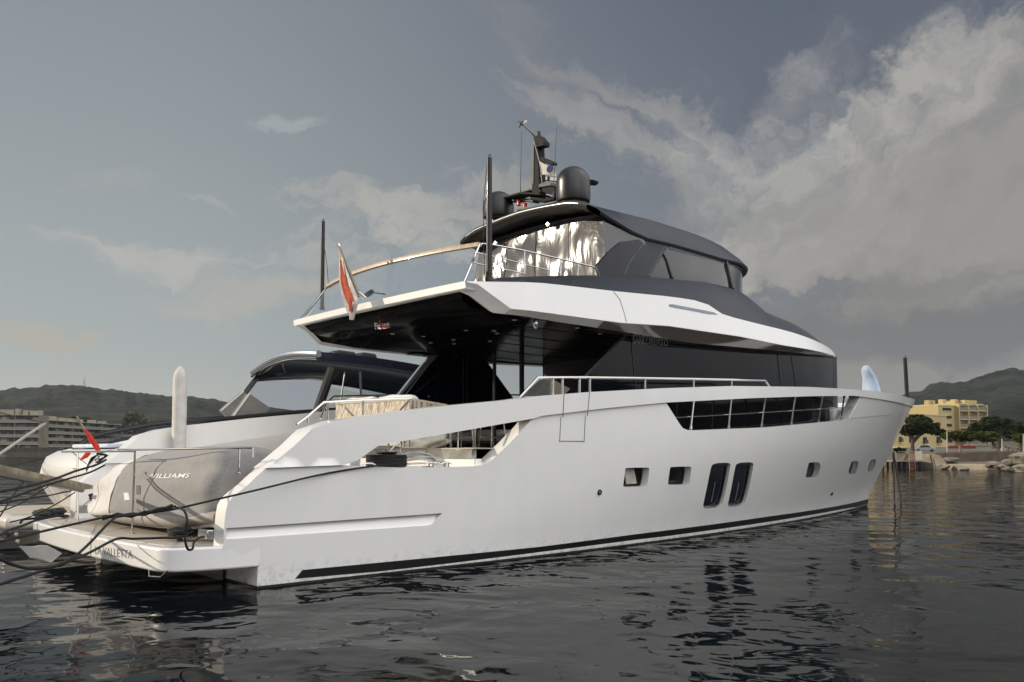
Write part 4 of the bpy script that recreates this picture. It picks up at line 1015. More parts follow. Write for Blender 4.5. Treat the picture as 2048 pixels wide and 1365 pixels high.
# stern rail in front of the sofa (on the cockpit edge) with slanted ends
def srail(pts, r=.02, name='stern_rail'):
    a_ = A(); a_.tube(pts, r, n=8); return a_.build(name, STEEL, yacht)
srail([Y(653,803,0.6), Y(668,801,0.6), Y(742,800,-.5), Y(800, 799, -1.4)], .014)
srail([Y(822,798,-2.0), Y(805,815,-2.1), Y(795,828,-2.2)], .018)
srail([Y(641,838,-.2), Y(653,804,.5)], .02)
# seen through the side opening: rail feet, stools, folded canvas
def yp_(px, py, y): return Y(px, py, y)
for x0, y0, y1 in ((777,878,912),(802,876,908)):
    a = A(); a.tube([Y(x0, y0, -2.75), Y(x0, y1, -2.75)], .018, n=8); a.lathe(Y(x0, y1+1, -2.75), [(.04, -.005), (.04, .01), (.02, .015)], n=14); a.build('rail_post', STEEL, yacht)
a = A(); a.tube([Y(802, 878, -2.75), Y(779, 903, -2.75)], .013, n=6); a.build('rail_brace', STEEL, yacht)
for x0 in (808.5, 819): a = A(); a.tube([Y(x0, 868, -2.5), Y(x0, 894, -2.5)], .014, n=8); a.build('rail_post', STEEL, yacht)
stool_g = 'steel-legged bar stools in the shade of the cockpit'
SEATM = mat('stool_seat', (.30, .20, .13), .6)
def stool(pxc, y, label, w=.36):
    p = Z(pxc, 893, 1.906); p = Y(pxc, 893, y); p.z = 1.906
    t = thing('bar_stool', label, 'stool', tuple(p), stool_g); h = .50
    for sx_ in (-1, 1):
        for sy in (-1, 1):
            a_ = A(); a_.tube([p+Vector((sx_*w/2*1.05, sy*w/2*1.05, 0)), p+Vector((sx_*w/2*.8, sy*w/2*.8, h))], .013, n=6); a_.build('leg', STEEL, t)
    a_ = A(); a_.tube([p+Vector((i*w/2, j*w/2, .2)) for i, j in ((-1,-1),(1,-1),(1,1),(-1,1),(-1,-1))], .01, n=6); a_.build('foot_ring', STEEL, t)
    a_ = A(); a_.box((p.x-w/2, p.y-w/2, p.z+h), (p.x+w/2, p.y+w/2, p.z+h+.06)); a_.build('seat', SEATM, t, bevel=.02)
stool(919, -1.9, 'bar stool nearest the folded canvas, seen through the side opening')
stool(985, -2.1, 'bar stool nearest the slanted white frame of the side opening')
a = A(); p = Y(950, 893, -1.2); a.tube([(p.x, p.y, 1.905), (p.x, p.y, 2.55)], .05, n=12); a.lathe((p.x, p.y, 1.905), [(.25, 0), (.25, .02), (.04, .04)], n=20)
tbl = thing('cockpit_table', 'table with wooden top on a steel foot in the shaded cockpit', 'table', (p.x, p.y, 1.905)); a.build('pedestal', STEEL, tbl)
a = A(); a.box((p.x-.5, p.y-.9, 2.55), (p.x+2.2, p.y+.9, 2.60)); a.build('table_top', TEAK, tbl, bevel=.01)
# crumpled folded canvas
a = A(); c = Y(848, 893, -1.75); c.z = 1.906; rows = []
for i in range(25):
    th = pi*i/24; row = []
    for j in range(41):
        ph = 2*pi*j/40; r_ = 1+.22*noise.noise(Vector((cos(ph)*1.6+3, sin(ph)*1.6, th*2.2)))+.12*sin(ph*5+th*6)
        row.append((c.x+.52*sin(th)*cos(ph)*r_, c.y+.30*sin(th)*sin(ph)*r_, c.z+max(0, .11+.17*cos(th)*r_)+.05*sin(th)*max(0, cos(ph))))
    rows.append(row)
a.grid(rows); tag(a.build('folded_canvas', CREAM, weld=.001, angle=60), 'crumpled heap of folded cream canvas on the cockpit floor', 'canvas')
# warping drum of black rope and coil of white rope on the side deck
def coil(name, c, r, h, turns, rr, m, label, cat, flat=False):
    a_ = A(); pts = []; N = turns*26
    for i in range(N+1):
        u = i/N; th = 2*pi*turns*u; w = 1+.07*noise.noise(Vector((th*.9, 0, 1)))
        if flat: rad = r*(.45+.55*abs(sin(u*pi*2.5+.5))); z = h*(1-((rad/r)-.2)**2)*.8*u**.3
        else: rad = r*w*(.92+.16*random.random()*(.5)); z = h*((turns*u*.37) % 1.0)
        pts.append((c[0]+cos(th)*rad*1.25, c[1]+sin(th)*rad*.75, c[2]+rr+z))
    a_.tube(pts, rr, n=6); return tag(a_.build(name, m), label, cat)
pc = onW(783, 932, lambda x, z: 3.36); pc.z = 1.6
coil('rope_coil', (pc.x, pc.y+.13, 1.595), .27, .17, 22, .017, ROPE, 'bulky coil of black mooring rope heaped on the side deck edge', 'rope coil')
a = A(); a.tube([(pc.x, pc.y+.13, 1.57), (pc.x, pc.y+.13, 1.80)], .13, n=20); a.lathe((pc.x, pc.y+.13, 1.80), [(.13, 0), (.17, .02), (.16, .035), (.02, .04)], n=24); a.build('mooring_bollard', BLACKM, yacht)
pw = onW(833, 931, lambda x, z: 3.33); a = A()
for k in range(9):
    rr = .33-.012*k; zz = .13+.028*k if k < 5 else .05+.02*(k-5); pts = []
    for i in range(25):
        th = pi*i/24; pts.append((pw.x+(rr+.1)*cos(th)*(1.05 if k < 5 else 1.3)+.03*k, pw.y+.12+.03*sin(k*2), 1.60+(zz+.05*sin(k))*sin(th)**.8+(.0 if k < 5 else 0)))
    a.tube(pts, .016, n=6)
a.tube([(pw.x-.45, pw.y, 1.59), (pw.x-.2, pw.y-.05, 1.6), (pw.x+.3, pw.y-.02, 1.6), (pw.x+.55, pw.y+.05, 1.59), (pw.x+.5, pw.y+.2, 1.59)], .016, n=6)
tag(a.build('rope_coil', ROPEW), 'coil of white rope lying beside the black coil on the side deck', 'rope coil')
for px in (738, 862, 893):
    p = onW(px, 935, lambda x, z: 3.42); a = A(); a.tube([(p.x-.12, p.y, 1.64), (p.x-.05, p.y, 1.665), (p.x+.05, p.y, 1.665), (p.x+.12, p.y, 1.64)], [.008, .014, .014, .008], n=8)
    a.tube([(p.x-.04, p.y, 1.58), (p.x-.04, p.y, 1.66)], .012, n=8); a.tube([(p.x+.04, p.y, 1.58), (p.x+.04, p.y, 1.66)], .012, n=8); a.build('cleat', STEEL, yacht)

# ------------------------------------------------------------------ stern platform: rail, tender, cleats
rp = [Z(155, 1050, .606), Z(263, 1068, .606), onW(478, 955, lambda x, z: 3.05)]
railz = lambda px, py, x: X(px, py, x)
pA = X(127, 904, -.85); pB = X(157, 904, -.85)
def post(px0, py0, px1, py1, x, bend=None, r=.017):
    q = [X(px0, py0, x)]+([X(*bend, x)] if bend else [])+[X(px1, py1, x)]
    a_ = A(); a_.tube(q, r, n=8); a_.lathe(q[-1], [(.05, 0), (.05, .012), (.02, .02)], n=14); a_.build('rail_post', STEEL, yacht)
post(155, 904, 155.5, 1050, -.88); post(270, 900, 264, 1068, -.78)
a = A(); q_ = X(270, 960, -.78); post(478, 898, 477, 948, -.15)
a = A(); a.tube([X(124, 904, -.88), X(155, 904, -.88), X(268, 903, -.80)], .015, n=8); a.build('platform_rail', STEEL, yacht)
a = A(); a.tube([X(236, 899.5, -.78), X(270, 900, -.78), X(480, 896.5, -.2), X(506, 896.5, -.1), X(506, 915, -.1)], .015, n=8); a.build('platform_rail', STEEL, yacht)
a = A(); a.tube([X(145, 905, -.88), X(178, 933, -.80)], .008, n=6); a.build('rail_stay', STEEL, yacht)

tender = thing('jet_tender', 'small white jet tender lying crosswise on the bathing platform under a cover', 'tender', (0.2, 0, .606))
TX = -.60
tl = [(168,985),(176,960),(190,938),(215,915),(250,900),(300,892),(360,888),(430,886),(500,890),(560,893)]
def TH(px, py): return X(px, py, TX)
# stations along the boat (y), from stern to bow
st_y = [2.50, 2.40, 2.2, 1.75, 1.4, 1.0, .5, 0, -.6, -1.2, -1.8, -2.3, -2.7, -2.95]
topz_ = [interp(-y, [-TH(*q).y for q in tl], [TH(*q).z for q in tl]) for y in st_y]
hw_ = [.20, .48, .62, .70, .76, .80, .82, .82, .82, .80, .76, .70, .66, .60]
base_ = [1.06, .90, .86, .86, .87, .88, .88, .88, .89, .9, .92, .95, 1.0, 1.0]
TCX = .14
rows = []
for y, tz, hw, bz in zip(st_y, topz_, hw_, base_):
    tz = max(tz-.02, bz+.15); row = []
    for k in range(41):
        th = pi*(-.08)+pi*1.16*k/40; c_, s_ = cos(th), sin(th)
        x_ = -hw*abs(c_)**.75*(1 if c_ > 0 else -1); z_ = bz+(tz-bz)*(max(s_, 0)**.85) if s_ > 0 else bz+s_*.25
        q = Vector((TCX+x_, y, z_))
        w = noise.noise(Vector((q.x*2, y*1.6+q.z*2.5, q.z*4)))*.06+noise.noise(Vector((q.x*5, y*4-q.z*6, q.z*9)))*.022+.02*sin(y*9+z_*7)*max(0, 1-abs(y-2.0))
        q.x -= w*(1 if c_ > 0 else -1); q.z += w*.5
        row.append(q)
    rows.append(row)
CAN = mat('grey_canvas', (.265, .26, .252), .85, nz=.05, bump=.35, bscale=7); CAN2 = mat('pale_canvas', (.62, .605, .58), .85, nz=.05, bump=.5, bscale=8)
a = A(); a.grid(rows); a.f += [tuple(range(41))[::-1], tuple(range(len(a.v)-41, len(a.v)))]; a.mi += [0, 0]; cov = a.build('cover', CAN, tender, subsurf=1)
a = A(); R2 = []
for i, r_ in enumerate(rows[:7]):
    k_ = [.03, .05, .06, .06, .05, .035, .004][i]; R2.append([Vector((q.x-k_*(1 if q.x < TCX else -1)-.05*sin(j*.9+i*1.7)*(i < 5)*.6, q.y+(.02 if i == 0 else 0), q.z+k_*(.5 if q.z > 1.1 else -1.2))) for j, q in enumerate(r_)])
a.grid(R2); a.f.append(tuple(range(41))[::-1]); a.mi.append(0); a.build('stern_cover', CAN2, tender, subsurf=1)
# inflatable collar, white hull
BEI = mat('beige_tube', (.33, .30, .26), .7, nz=.08, bump=.1)
a = A()
pts = [(TCX-hw*.9+.03, y, bz-.06) for y, hw, bz in zip(st_y[1:], hw_[1:], base_[1:])]
a.tube(pts, [.08]+[.12]*9+[.11, .1, .08], n=16); a.build('tube', BEI, tender)
a = A(); a.tube([(2*TCX-x, y, z) for x, y, z in pts], [.08]+[.12]*9+[.11, .1, .08], n=16); a.build('tube', BEI, tender)
a = A(); rows = []
for y, hw, bz in zip(st_y[1:], hw_[1:], base_[1:]):
    kz = max(.70, bz-.27+max(0, (-y-1.2)*.2)); rows.append([(TCX-hw*.95, y, bz-.1), (TCX-hw*.8, y, bz-.2), (TCX, y, kz-.02), (TCX+hw*.8, y, bz-.2), (TCX+hw*.95, y, bz-.1)])
a.grid(rows); a.f.append((0, 1, 2, 3, 4)); a.mi.append(0); a.build('hull', WHITE, tender)
a = A(); a.prism([X(247,1013,TX+.1), X(295,1010,TX+.1), X(275,1021,TX+.1), X(262,1024,TX+.1), X(252,1024,TX+.1)], (.5, 0, 0)); a.build('keel_fin', BLACKM, tender)
a = A(); a.prism([X(222,1010,-.3), X(232,1036,-.3), X(216,1030,-.3), X(205,1012,-.3)], (.3, 0, 0)); a.lathe(X(205,1018,-.4), [(.05, 0), (.1, .05), (.11, .16), (.06, .2)], n=16, axis=(-.3, 1, .1)); a.build('jet_drive', BLACKM, tender)
a = A()
for k in range(60): 
    c = X(178+random.random()*22, 990+random.random()*16, -.5); a.tube([c, c+Vector((random.uniform(-.05, .05), random.uniform(-.05, .05), random.uniform(-.05, .05)))], .012, n=5)
a.build('tied_cord', ROPE, tender)
from mathutils.bvhtree import BVHTree
bvh = BVHTree.FromObject(cov, bpy.context.evaluated_depsgraph_get())
def oncov(px, py):
    d = ray(px, py).normalized(); h = bvh.ray_cast(CAM, d)[0]; return h-d*.02 if h else X(px, py, -.6)
a = A(); a.prism([oncov(247,986), oncov(256,986), oncov(259,1000), oncov(249,1001)], (.008, 0, 0)); a.build('reflective_patch', WHITE, tender)
a = A(); a.prism([oncov(272.5,971), oncov(280.5,971), oncov(280.5,989), oncov(272.5,989)], (.01, 0, 0)); a.build('cover_patch', mat('patch_grey', (.08, .085, .09), .8), tender)
a = A(); a.prism([X(184,991,-.60), X(197,991,-.60), X(197,998,-.60), X(184,999,-.60)], (.01, 0, 0)); a.build('tag_plate', mat('plate_grey', (.14, .14, .14), .5), tender)
text_px('WILLIAMS', (294.5, 957), (381, 955.5), 8.5, oncov, LETW, cov, 'cover_lettering', bold=.008, shear=.35)
# chocks under the tender
for (x0, x1_, yb_, yt_, xx_) in ((314, 357, 1050, 1033, 0.0), (168, 225, 1045, 1030, .3)):
    p0_, p1_ = X(x0, yb_, xx_), X(x1_, yb_, xx_)
    if x0 > 200:
        ch = A(); ch.prism([(p0_.x, p0_.y, .607), (p1_.x, p1_.y, .607), (p1_.x, p1_.y+.03, .80), (p0_.x, p0_.y-.05, .74)], (.5, 0, 0)); tag(ch.build('tender_chock', WHITE, bevel=.01), 'white angled chock under the tender beside the stern wing', 'chock')
ch = A(); ch.box((.1, 1.2, .607), (.6, 1.5, .9)); tag(ch.build('tender_chock', mat('chock_grey', (.4, .4, .39), .5), bevel=.01), 'pale grey chock under the tied stern of the tender', 'chock')
# chains that hold the tender
def chain(p, q, n, name, label):
    p, q = Vector(p), Vector(q); a_ = A(); d = (q-p)/n
    for k in range(n):
        c = p+d*(k+.5); t_ = d.normalized(); s_ = t_.orthogonal().normalized() if k % 2 else t_.cross(t_.orthogonal()).normalized()
        a_.tube([c+t_*d.length*.62*cos(th)+s_*.014*sin(th) for th in [2*pi*i/10 for i in range(11)]], .005, n=5)
    return tag(a_.build(name, STEEL), label, 'chain', 'steel lashing chains at the tender stern')
chain(Z(122, 1054, .61), X(142, 1032, -.85), 9, 'lashing_chain', 'steel lashing chain nearer the far platform corner')
chain(Z(184, 1068, .61), X(201, 1036, -.75), 11, 'lashing_chain', 'steel lashing chain below the covered tender stern')
a = A(); a.tube([X(142, 1032, -.85), X(180, 1000, -.6)], .012, n=6); tag(a.build('lashing_strap', mat('strap', (.35, .34, .32), .8)), 'pale strap running from the chain up to the tender stern', 'strap')
# black rope on the starboard platform cleat
def heap(c, sx_, sy, sz, n, r, name, m, label, seed=1, cat='rope'):
    rnd = random.Random(seed); a_ = A()
    for k in range(n):
        pts = []; ph = rnd.random()*6; ax = rnd.uniform(.5, 1); tilt = rnd.uniform(-.5, .5); ox, oy = rnd.uniform(-.2, .2)*sx_, rnd.uniform(-.2, .2)*sy
        for i in range(15):
            th = ph+2*pi*i/14*.9; x_, y_ = cos(th)*sx_*ax+ox, sin(th)*sy*ax+oy
            pts.append((c[0]+x_, c[1]+y_, c[2]+r+max(0, sz*(1-ax*.8)+tilt*x_*.6+rnd.uniform(0, .02)+sz*.4*(k/n))))
        a_.tube(pts, r, n=6)
    return tag(a_.build(name, m), label, cat)
hc = Z(359, 1082, .61)
heap((hc.x, hc.y, .61), .16, .22, .16, 14, .021, 'rope_heap', ROPE, 'heap of black rope wound on the cleat at the near platform corner', 3)
a = A(); a.tube([(hc.x-.15, hc.y-.1, .72), (hc.x+.2, hc.y+.1, .73)], .025, n=8); a.tube([(hc.x, hc.y, .6), (hc.x, hc.y, .72)], .04, n=8); a.build('cleat', BLACKM, yacht)
hc2 = Z(100, 1036, .61)
heap((hc2.x, hc2.y, .61), .25, .38, .12, 13, .024, 'rope_heap', ROPE, 'heap of black rope on the far corner of the platform', 5)
a = A(); p = onW(423, 1070, lambda x, z: B(x, z)-.05); a.box((p.x-.06, p.y-.005, p.z-.05), (p.x+.03, p.y+.3, p.z+.06)); a.build('shore_socket', STEEL, yacht, bevel=.01)

# ------------------------------------------------------------------ mooring lines: (pixel, distance along the view) -> points hanging in space
def line(name, pts, r, label, m=None, n=8, sub=6):
    P = [D(*q) for q in pts]; out = []
    for i in range(len(P)-1):
        p0, p1, p2, p3 = P[max(i-1, 0)], P[i], P[i+1], P[min(i+2, len(P)-1)]
        for k in range(sub):
            t_ = k/sub; out.append(.5*((2*p1)+(p2-p0)*t_+(2*p0-5*p1+4*p2-p3)*t_*t_+(3*p1-p0-3*p2+p3)*t_**3))
    out.append(P[-1]); a_ = A(); a_.tube(out, r*.84, n=n)
    return tag(a_.build(name, m or ROPE), label, 'mooring line', 'mooring lines led astern')
dd = lambda p: (p-CAM).dot(FW)
dB = dd(pc)
line('mooring_line', [(790,929,dB-.2),(735,934,dB-.5),(640,950,12.4),(520,979,11.5),(430,1000,10.9),(352,1018,10.6),(315,1024,10.5),(270,1031,10.3),(235,1030,10.2),(200,1037,10.0),(120,1055,9.4),(40,1074,8.6),(-60,1098,7.5)], .016, 'long taut black mooring line from the side deck coil across the stern wing')
line('mooring_line', [(352,1015,10.55),(368,1022,10.4),(374,1040,10.3),(370,1068,10.3),(371,1085,10.3),(376,1099,10.4),(385,1098,10.5),(388,1085,10.6),(398,1076,10.9),(408,1074,11.2)], .018, 'black rope tail looping down over the platform corner')
line('mooring_line', [(365,1077,10.9),(335,1076,10.8),(300,1077,10.7),(265,1078,10.6),(240,1077,10.4),(218,1085,10.1),(180,1105,9.6),(120,1130,8.6),(60,1150,7.8),(0,1169,7.0),(-60,1188,6.4)], .018, 'black mooring line running from the near cleat heap low to the left', sub=8)
line('mooring_line', [(352,1013,10.5),(325,1017,10.45),(290,1027,10.4),(260,1031,10.2),(235,1034,10),(216,1048,9.7),(180,1086,9.2),(150,1112,8.7),(110,1132,8),(62,1137,7.3),(30,1131,6.8),(0,1118,6.3),(-50,1090,5.6)], .017, 'slack black mooring line hanging in a deep curve beside the platform', sub=8)
line('mooring_line', [(118,1032,12.8),(95,1036,12.6),(70,1042,12.2),(45,1052,11.5),(20,1060,10.8),(0,1070,10),(-40,1088,9)], .020, 'black mooring line from the far cleat heap dropping to the left')
line('mooring_line', [(90,1036,12.6),(60,1038,12.3),(46,1040,12.2),(41,1046,12.1)], .020, 'short black rope end sticking out of the far heap')
line('mooring_line', [(212,920,13.6),(190,931,13.2),(150,943,12.5),(110,958,11.6),(60,972,10.6),(0,984,9.6),(-50,993,9)], .020, 'upper of the two black lines led from the cleat on the neighbouring boat')
line('mooring_line', [(209,931,13.5),(180,945,12.9),(140,957,12.1),(90,972,11.2),(40,990,10.2),(0,1004,9.4),(-50,1020,8.6)], .017, 'lower of the two black lines led from the cleat on the neighbouring boat')
line('mooring_line', [(150,980,13.5),(100,991,12.6),(50,999,11.6),(0,1008,10.6),(-50,1016,9.8)], .012, 'thin black line running nearly level from the neighbouring stern')
line('mooring_line', [(105,968,12.5),(70,990,11.8),(40,1008,11.2),(0,1024,10.5),(-40,1038,10)], .010, 'thin black line crossing under the passerelle')
line('mooring_line', [(150,985,13.3),(110,1010,12.4),(60,1034,11.6),(20,1045,11)], .011, 'thin black line slanting down from the neighbouring stern to the platform')
line('mooring_line', [(48,962,11.8),(30,985,11.4),(15,1010,10.8),(0,1033,10.2)], .012, 'steep black line at the edge crossing the others')
line('mooring_line', [(85,918,22),(50,926,21),(15,932,20),(-40,938,19)], .016, 'dark line beyond the passerelle going left from the neighbouring stern')
# knot on the thick line
kn = [D(x, y, 10.35) for x, y in ((205,1036),(235,1031),(262,1031),(290,1027),(318,1020),(345,1013))]
a = A(); a.tube([k+Vector((0, 0, .012*(-1)**i)) for i, k in enumerate(kn)], .021, n=8); a.tube([k-Vector((0, 0, .014*(-1)**i)) for i, k in enumerate(kn)], .019, n=8)
tag(a.build('rope_splice', ROPE), 'twisted thicker stretch of black rope where three lines meet', 'rope')
# anchor lines at the bow
for pts, lb in (([(1786,905,33),(1788,950,32.6),(1789,1000,32.2),(1790,1016,31)], 'straight dark anchor line hanging from the bow'), ([(1787,905,33),(1794,950,32.6),(1800,985,32.2),(1803,1003,31.5)], 'slanting dark anchor line hanging from the bow')):
    P = [D(*q) for q in pts]; P[-1].z = -.05; a = A(); a.tube(P, .03, n=6); tag(a.build('anchor_line', ROPE), lb, 'anchor line', 'anchor lines below the bow')

# tall covered post behind the tender
p0, p1 = X(357, 905, 1.35), X(358.5, 733, 1.35); dpx = dd(p0)/F
prof = [(.0, 13.2), (.2, 13.6), (.5, 14.2), (.8, 13.8), (.88, 13.4), (.92, 12.2), (.95, 9.5), (.98, 5.5), (1.0, 2.0)]
rows = []
base = Vector((p0.x, p0.y, 1.565)); H_ = p1.z-base.z
for t_, w in prof:
    rows.append([base+Vector((0, 0, H_*t_))+Vector((cos(2*pi*k/20)*w*dpx*(1+.06*sin(3*k+t_*7)), sin(2*pi*k/20)*w*dpx, 0)) for k in range(21)])
a = A(); a.grid(rows); tag(a.build('covered_post', mat('white_cover', (.62, .60, .565), .85, bump=.25, bscale=5, nz=.06), weld=.001, subsurf=1), 'tall slim post under a pointed white canvas cover behind the tender', 'covered post')

# ------------------------------------------------------------------ the neighbouring sport motorboat
NAVY = mat('navy_paint', (.02, .03, .06), .12, coat=1, nz=.08, scale=1)
nb_ = thing('sport_boat', 'white and navy sport motorboat moored beyond the yacht', 'motorboat', (1.0, 7.0, 0))
YN = 5.15; YF = 9.0
N_ = lambda px, py, y=YF: Y(px, py, y)
gun = [N_(150,893), N_(180,871), N_(240,858), N_(300,847), N_(440,834), N_(560,826), N_(640,820)]
gun = [(p.x, p.z) for p in gun]+[(13, 3.15), (16.5, 3.05)]
if 0: print('GUN', gun)
prof = [(p.x, p.z) for p in (N_(78,948), N_(84,928), N_(98,912), N_(118,903), N_(140,897))]
low_ = [(p.x, p.z) for p in (N_(84,975), N_(100,1000), N_(118,1020))]
def nbside(y0, th, name):
    top = prof+[(p[0], p[1]-.32) for p in gun]; poly = top+[(16.9, -.2), (low_[-1][0]+.4, -.2)]+low_[::-1]
    a_ = A(); yb = [y0+(th if y0 < 7 else -th)*0]
    n = len(poly)
    def yy(x, y): return y+(0 if x < 10 else (x-10)**1.6*.10)*(1 if y0 < 7 else -1)
    P = []
    for (x, z) in dens(poly, .5): P.append((x, yy(x, y0), z))
    a_.prism(P, (0, th if y0 < 7 else -th, 0)); return a_.build(name, WHITE, nb_, bevel=.05, seg=3)
nbside(YN, .28, 'hull_side'); nbside(YF, .28, 'hull_side')
# black-framed coaming windows along the gunwale
def stripn(y0, s_):
    k0 = 0; a_ = A(); G = [(p[0], p[1]) for p in gun]
    top = [(x, y0, z) for x, z in G]; lo = [(x, y0, z-.30) for x, z in G]
    n = len(top)
    a_.tube([(x, y0, z-.03) for x, z in G], .06, n=8); a_.build('gunwale_frame', ANTI, nb_)
    a_ = A(); a_.tube([(x, y0, z-.29) for x, z in G], .04, n=8); a_.build('gunwale_frame', ANTI, nb_)
    a_ = A(); a_.tube([(G[0][0], y0, G[0][1]-.3), (G[0][0]+.0, y0, G[0][1]-.02)], .035, n=6); a_.build('gunwale_frame', ANTI, nb_)
    a_ = A(); a_.grid([lo, top]); a_.build('coaming_window', TINT, nb_, recalc=False)
stripn(YN+.1, 1); stripn(YF-.1, -1)
xs0 = prof[0][0]
a = A(); rows = []
for i in range(13):
    y = YN+.2+(YF-YN-.4)*i/12; b_ = .16*(1-((i-6)/6)**2); rows.append([(xs0+.55-b_, y, .3), (xs0+.30-b_, y, .75), (xs0+.05-b_, y, 1.2), (xs0+.0-b_, y, 1.5), (xs0+.10-b_, y, 1.72), (xs0+.35-b_, y, 1.86), (xs0+.9, y, 1.93), (xs0+2.4, y, 1.95), (xs0+2.4, y, .3)])
a.grid(rows); a.build('transom', WHITE, nb_, angle=40)
a = A(); a.box((xs0+.55, YN+.6, 1.93), (xs0+2.2, YF-.6, 2.02)); a.build('stern_sun_pad', mat('pad_pale', (.55, .60, .68), .8), nb_, bevel=.04, seg=3)
a = A(); q = lambda px, py: X(px, py, xs0-.09)
for (x0, x1, y0, y1) in ((106,128,972,975),(107,130,978,981),(109,131,984,987)): a = A(); a.prism([q(x0, y0), q(x1, y0+1), q(x1, y1+1), q(x0, y1)], (.03, 0, 0)); a.build('transom_vent', mat('vent_grey', (.3, .3, .3), .4), nb_)
a = A(); a.tube([(xs0-.1+.02*k, YN+.5+.3*k, 1.48) for k in range(11)], .012, n=6); a.build('transom_seam', mat('vent_grey', (.3, .3, .3), .4), nb_)
# bathing platform of the neighbour
a = A(); x0 = xs0+.5; a.box((x0-2.0, YN+.1, .26), (x0+.4, YF-.1, .56)); a.build('bathing_platform', mat('cream_gel', (.60, .56, .49), .3, coat=.4, nz=.04), nb_, bevel=.12, seg=4)
a = A(); a.box((x0-1.85, YN+.3, .561), (x0+.3, YF-.3, .575)); a.build('platform_decking', TEAK, nb_)
a = A(); a.box((xs0+2.3, YN+.3, .1), (14, YF-.3, 1.9)); a.build('inner_deck', WHITE, nb_)
# hardtop
a = A(); rows = []
for i in range(15):
    u = i/14; x = 5.75+5.9*u; row = []
    for j in range(17):
        v = j/16; y = 5.1+3.75*v; zc = 4.36-.22*v**1.5+.16*sin(pi*v)-.55*u**2.2
        row.append((x-.10*sin(pi*v), y, zc))
    rows.append(row)
a.grid(rows); n_ = len(a.v); a.v += [(x+.06, y+(.12 if y < 7 else -.12)*(abs(y-6.97) > 1.8), z-.20-.0) for x, y, z in a.v]
W_ = 17
a.f += [tuple(i+n_ for i in f[::-1]) for f in a.f]; a.mi = [0]*len(a.f)
for i in range(14): a.f += [(i*W_, (i+1)*W_, (i+1)*W_+n_, i*W_+n_), (i*W_+16, i*W_+16+n_, (i+1)*W_+16+n_, (i+1)*W_+16)]
for j in range(16): a.f += [(j, j+n_, j+1+n_, j+1), (14*W_+j, 14*W_+j+1, 14*W_+j+1+n_, 14*W_+j+n_)]
a.mi = [0]*len(a.f); hn = a.build('hardtop', NAVY, nb_, angle=50)
a = A(); a.tube([(5.70-.1*sin(pi*j/16), 5.12+3.7*j/16, 4.36-.22*(j/16)**1.5+.16*sin(pi*j/16)-.05) for j in range(17)], .09, n=10); a.build('roof_edge_sheen', mat('roof_sheen_pale', (.24, .28, .34), .25, coat=.6), hn)  # pale grey-blue colour stands in for sky reflected along the roof edge
a = A(); a.tube([(5.66-.1*sin(pi*j/16), 5.15+3.65*j/16, 4.36-.22*(j/16)**1.5+.16*sin(pi*j/16)-.17) for j in range(17)], .035, n=8); a.build('hardtop_trim', STEEL, hn)
for q0, q1, y0, r_ in (((476,806),(520,748), 8.75, .075), ((632,830),(664,738), 5.15, .125), ((845,790),(852,745), 5.2, .05)):
    a = A(); a.tube([Y(*q0, y0), Y(*q1, y0)], r_, n=8); a.build('hardtop_pillar', ANTI, nb_)
a = A(); a.tube([Y(545,795,8.3), Y(572,747,8.2)], .02, n=6); a.build('hardtop_strut', STEEL, nb_)
a = A(); a.tube([Y(677,830,5.25), Y(690,745,5.25)], .02, n=6); a.build('hardtop_strut', STEEL, nb_)
HAZY = glass('hazy_pane', (.085, .083, .075), (.80, .80, .78))
a = A(); a.add([Y(478,806,8.72), Y(522,748,8.72), Y(664,745,5.17), Y(636,828,5.17)], [(0, 1, 2, 3)]); a.build('vinyl_screen', HAZY, nb_, recalc=False)
# side glazing and windscreen
g0 = [Y(640,826,5.12), Y(668,745,5.12), Y(720,742,5.12), Y(722,818,5.12)]
a = A(); a.add(g0, [(0, 1, 2, 3)]); a.build('side_window', CLEAR, nb_, recalc=False)
g0 = [Y(724,818,5.12), Y(722,742,5.12), Y(870,768,5.12), Y(900,800,5.12)]
a = A(); a.add(g0, [(0, 1, 2, 3)]); a.build('side_window', TINT, nb_, recalc=False)
a = A(); a.tube([Y(723,818,5.1), Y(720,744,5.1)], .03, n=6); a.build('window_mullion', mat('mull_grey', (.12, .12, .12), .4), nb_)
g0 = [(6.0, 8.72, 2.95), (6.2, 8.72, 4.0), (10.8, 8.6, 3.45), (12.0, 8.6, 2.95)]
a = A(); a.add(g0, [(0, 1, 2, 3)]); a.build('side_window', CLEAR, nb_, recalc=False)
a = A(); a.add([(12.6, 5.2, 2.95), (12.6, 8.6, 2.95), (11.4, 8.5, 3.5), (11.4, 5.2, 3.5)], [(0, 1, 2, 3)]); a.build('windscreen', TINT, nb_, recalc=False)
a = A(); a.box((6.0, 5.15, 2.55), (12.6, 8.7, 2.85)); a.build('cabin_base', BLACKM, nb_)
a = A(); a.box((8.8, 5.5, 2.85), (9.4, 6.4, 3.55)); a.build('helm_seat', mat('seat_tan', (.22, .19, .16), .6), nb_, bevel=.08, seg=3)
a = A(); a.box((8.6, 7.2, 2.85), (9.2, 8.1, 3.5)); a.build('helm_seat', mat('seat_tan', (.22, .19, .16), .6), nb_, bevel=.08, seg=3)
for px, w in ((688, .35), (735, .28)):
    p = Y(px, 705, 6.2); a = A(); a.prism([(p.x-w, p.y, 4.46), (p.x-w*.4, p.y, 4.60), (p.x+w, p.y, 4.58), (p.x+w*1.2, p.y, 4.46)], (0, .5, 0)); a.build('roof_gear', BLACKM, hn, bevel=.03)
for px in (638, 664, 705): a = A(); a.tube([Y(px, 706, 6.4), Y(px-1, 692, 6.4)], .012, n=6); a.build('roof_aerial', STEEL, hn)
